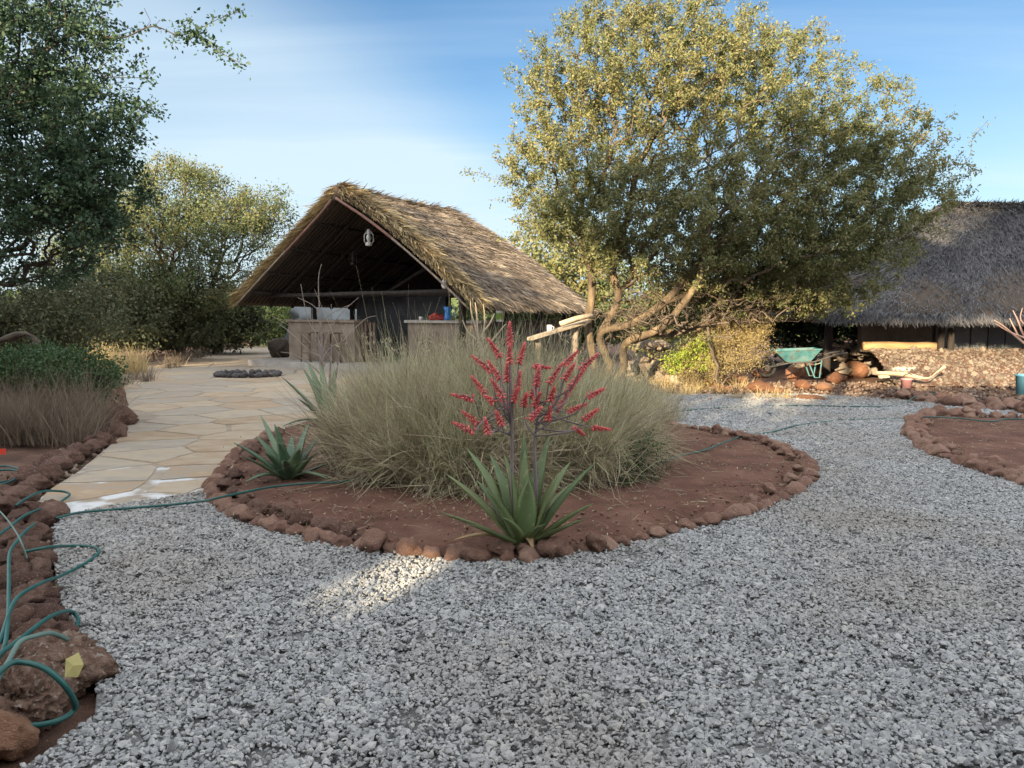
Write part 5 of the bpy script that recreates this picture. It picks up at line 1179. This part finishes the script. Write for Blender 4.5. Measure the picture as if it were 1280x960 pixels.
# wheelbarrow
def barrow(label, c, rz_, m, s=1.0):
    e = empty('wheelbarrow', c, label, 'wheelbarrow'); c = Vector(c); cr, sr = math.cos(rz_), math.sin(rz_)
    def T(x, y, z): return c + Vector((x * cr - y * sr, x * sr + y * cr, z)) * s
    bot = [(-.25, -.17, .34), (.22, -.2, .34), (.22, .2, .34), (-.25, .17, .34)]; top = [(-.52, -.3, .58), (.42, -.33, .62), (.42, .33, .62), (-.52, .3, .58)]
    V = [T(*p) for p in bot + top] + [T(p[0] * .94, p[1] * .94, p[2] + .012) for p in bot] + [T(p[0] * .95, p[1] * .95, p[2] + .002) for p in top]
    Fs = [(3, 2, 1, 0), (8, 9, 10, 11)]
    for i in range(4): j = (i + 1) % 4; Fs += [(i, j, 4 + j, 4 + i), (8 + j, 8 + i, 12 + i, 12 + j), (4 + i, 4 + j, 12 + j, 12 + i)]
    link('tray', mesh('tray', V, Fs, M[m]), e)
    MB().tube([T(*p) for p in top + top[:1]], .014 * s, 6).build('tray_rim', M[m], e)
    for sg in (-1, 1):
        MB().tube([T(-.62, sg * .05, .2), T(-.2, sg * .17, .32), T(.3, sg * .22, .35), T(.75, sg * .28, .52), T(.95, sg * .29, .55)], .018 * s, 7).build('handle', M['darkmetal'], e, True)
        MB().tube([T(.2, sg * .2, .33), T(.32, sg * .24, .02), T(.42, sg * .24, .02), T(.45, sg * .24, .38)], .016 * s, 6).build('leg', M['teal'], e, True)
    w_ = MB(); ax = Vector((-sr, cr, 0))
    P = [T(-.62 + .17 * math.cos(a), 0, .2 + .17 * math.sin(a)) for a in np.linspace(0, 2 * math.pi, 19)]; w_.tube(P, .035 * s, 7, cap=False); wh = w_.build('wheel', M['rubber'], e, True)
    MB().tube([T(-.62, -.06, .2), T(-.62, .06, .2)], .07 * s, 10).build('hub', M['darkmetal'], e)
    return e
barrow('teal metal wheelbarrow standing on rocks right of the golden bush', (*G(995, 481).xy, .16), R(-8), 'teal', 1.0)
def basin():
    p = G(1068, 468); e = MB(); e.lathe([(.001, .34), (.26, .33), (.33, .28), (.44, .03), (.46, .0), (.44, .0), (.3, .26), (.001, .3)], (p.x, p.y + 1.0, .28), 20)
    tag(e.build('basin', M['darkmetal'], None, True), 'dark upturned metal basin on the rubble right of the wheelbarrow', 'basin')
basin()
# ------------------------------------------------------------------ unseen trees behind the camera, placed and shaped to shade the yard
SV = np.array(tuple(SUN_TO)); GAPS = [G(385, 752), G(415, 742), G(450, 730), G(478, 722), G(505, 714), G(535, 704), G(560, 716)]
def unseen_shade_tree(label, x, y, zc, rx, ry, rz_, n=9000, size=.34, m='leafmid'):
    root = Vector((x, y, 0)); e = empty('unseen_shade_tree', root, label, 'tree')
    A = sample_blobs([[(x, y, zc), (rx, ry, rz_)]], 160, .4)
    P, par, ch = grow(root, [[root, (x + .1, y, zc * .4), (x, y, zc - rz_ * .3)]], A, .5, .1, .3)
    (V, Fs), r = skeleton_mesh(P, par, ch, .02, rmax=.25); link('trunk', mesh('trunk', V, Fs, M['barkdark'], True), e)
    p = sample_blobs([[(x, y, zc), (rx, ry, rz_)]], n, .33); p = p[p[:, 2] > .1]
    for q in GAPS:      # openings cut through the leaves along sun rays so flecks reach the gravel
        d = p - np.array(tuple(q)); t = d @ SV; p = p[np.linalg.norm(d - t[:, None] * SV, axis=1) > .27]
    V, Fs = leaves(p, size, asp=.7); link('crown', mesh('crown', V, Fs, M[m]), e)
SH = [('unseen squat bushy tree farthest left behind the viewer, shaped for its shade', -30, -9, 5.2, 4.6, 2.5, 5.6), ('unseen round bushy tree second from the left behind the viewer, shaped for its shade', -20.6, -8, 5.3, 3.0, 2.4, 5.7), ('unseen wide bushy tree left behind the viewer, shaped for its shade', -14, -8.5, 4.3, 4.0, 2.4, 4.4),
      ('unseen low bushy tree just left behind the viewer, shaped for its shade', -8.5, -8, 3.25, 3.8, 2.4, 3.35), ('unseen low bushy tree straight behind the viewer, shaped for its shade', -3, -8, 3.25, 3.8, 2.4, 3.35), ('unseen low bushy tree just right behind the viewer, shaped for its shade', 2.5, -8, 3.4, 3.6, 2.4, 3.8), ('unseen wide bushy tree farthest right behind the viewer, shaped for its shade', 8, -8, 4.4, 4, 2.4, 5)]
for lab, x, y, zc_, rx, ry, rz_ in SH: unseen_shade_tree(lab, x, y, zc_, rx, ry, rz_, n=12000)
unseen_shade_tree('unseen tall spreading tree behind the viewer, crown shaped to shade the right hut', -5.3, -8, 9.75, 4.6, 2.0, 1.15, n=11000)
unseen_shade_tree('unseen tall spreading tree farther right behind the viewer, shaped for its shade', .9, -8.5, 10.5, 4.0, 2.4, 2.6, n=9000)
unseen_shade_tree('unseen tall narrow tree behind the viewer, shaped to shade the gable of the open hut', -18.6, -8, 9.7, 3.3, 2.2, 2.7, n=11000)
unseen_shade_tree('unseen tall tree top farthest left behind the viewer, shaped for its shade', -25, -10, 11.6, 3.4, 2.2, 1.5, n=6000)
# ------------------------------------------------------------------ repeats of one kind share a group
for nm, gr in (('rock', 'loose rocks on the soil around the wheelbarrow and golden bush'), ('garden_hose', 'garden hoses lying over the yard'), ('unseen_shade_tree', 'unseen trees behind the viewer shaped for their shade'), ('slatted_stool', 'bar stools at the left counter'),
               ('aloe_plant', 'aloes in the round bed'), ('brush', 'dark brush along the left side'), ('bush', 'bushes behind the huts'), ('hurricane_lantern', 'lanterns in the open hut'), ('stone_border', 'lava stone borders of the yard'), ('boulder', 'larger rocks along the left edge'),
               ('mug', 'white mugs'), ('bucket', 'buckets before the closed hut')):
    for o in list(bpy.context.scene.objects):
        if o.parent is None and o.name.split('.')[0] == nm and 'group' not in o: o['group'] = gr
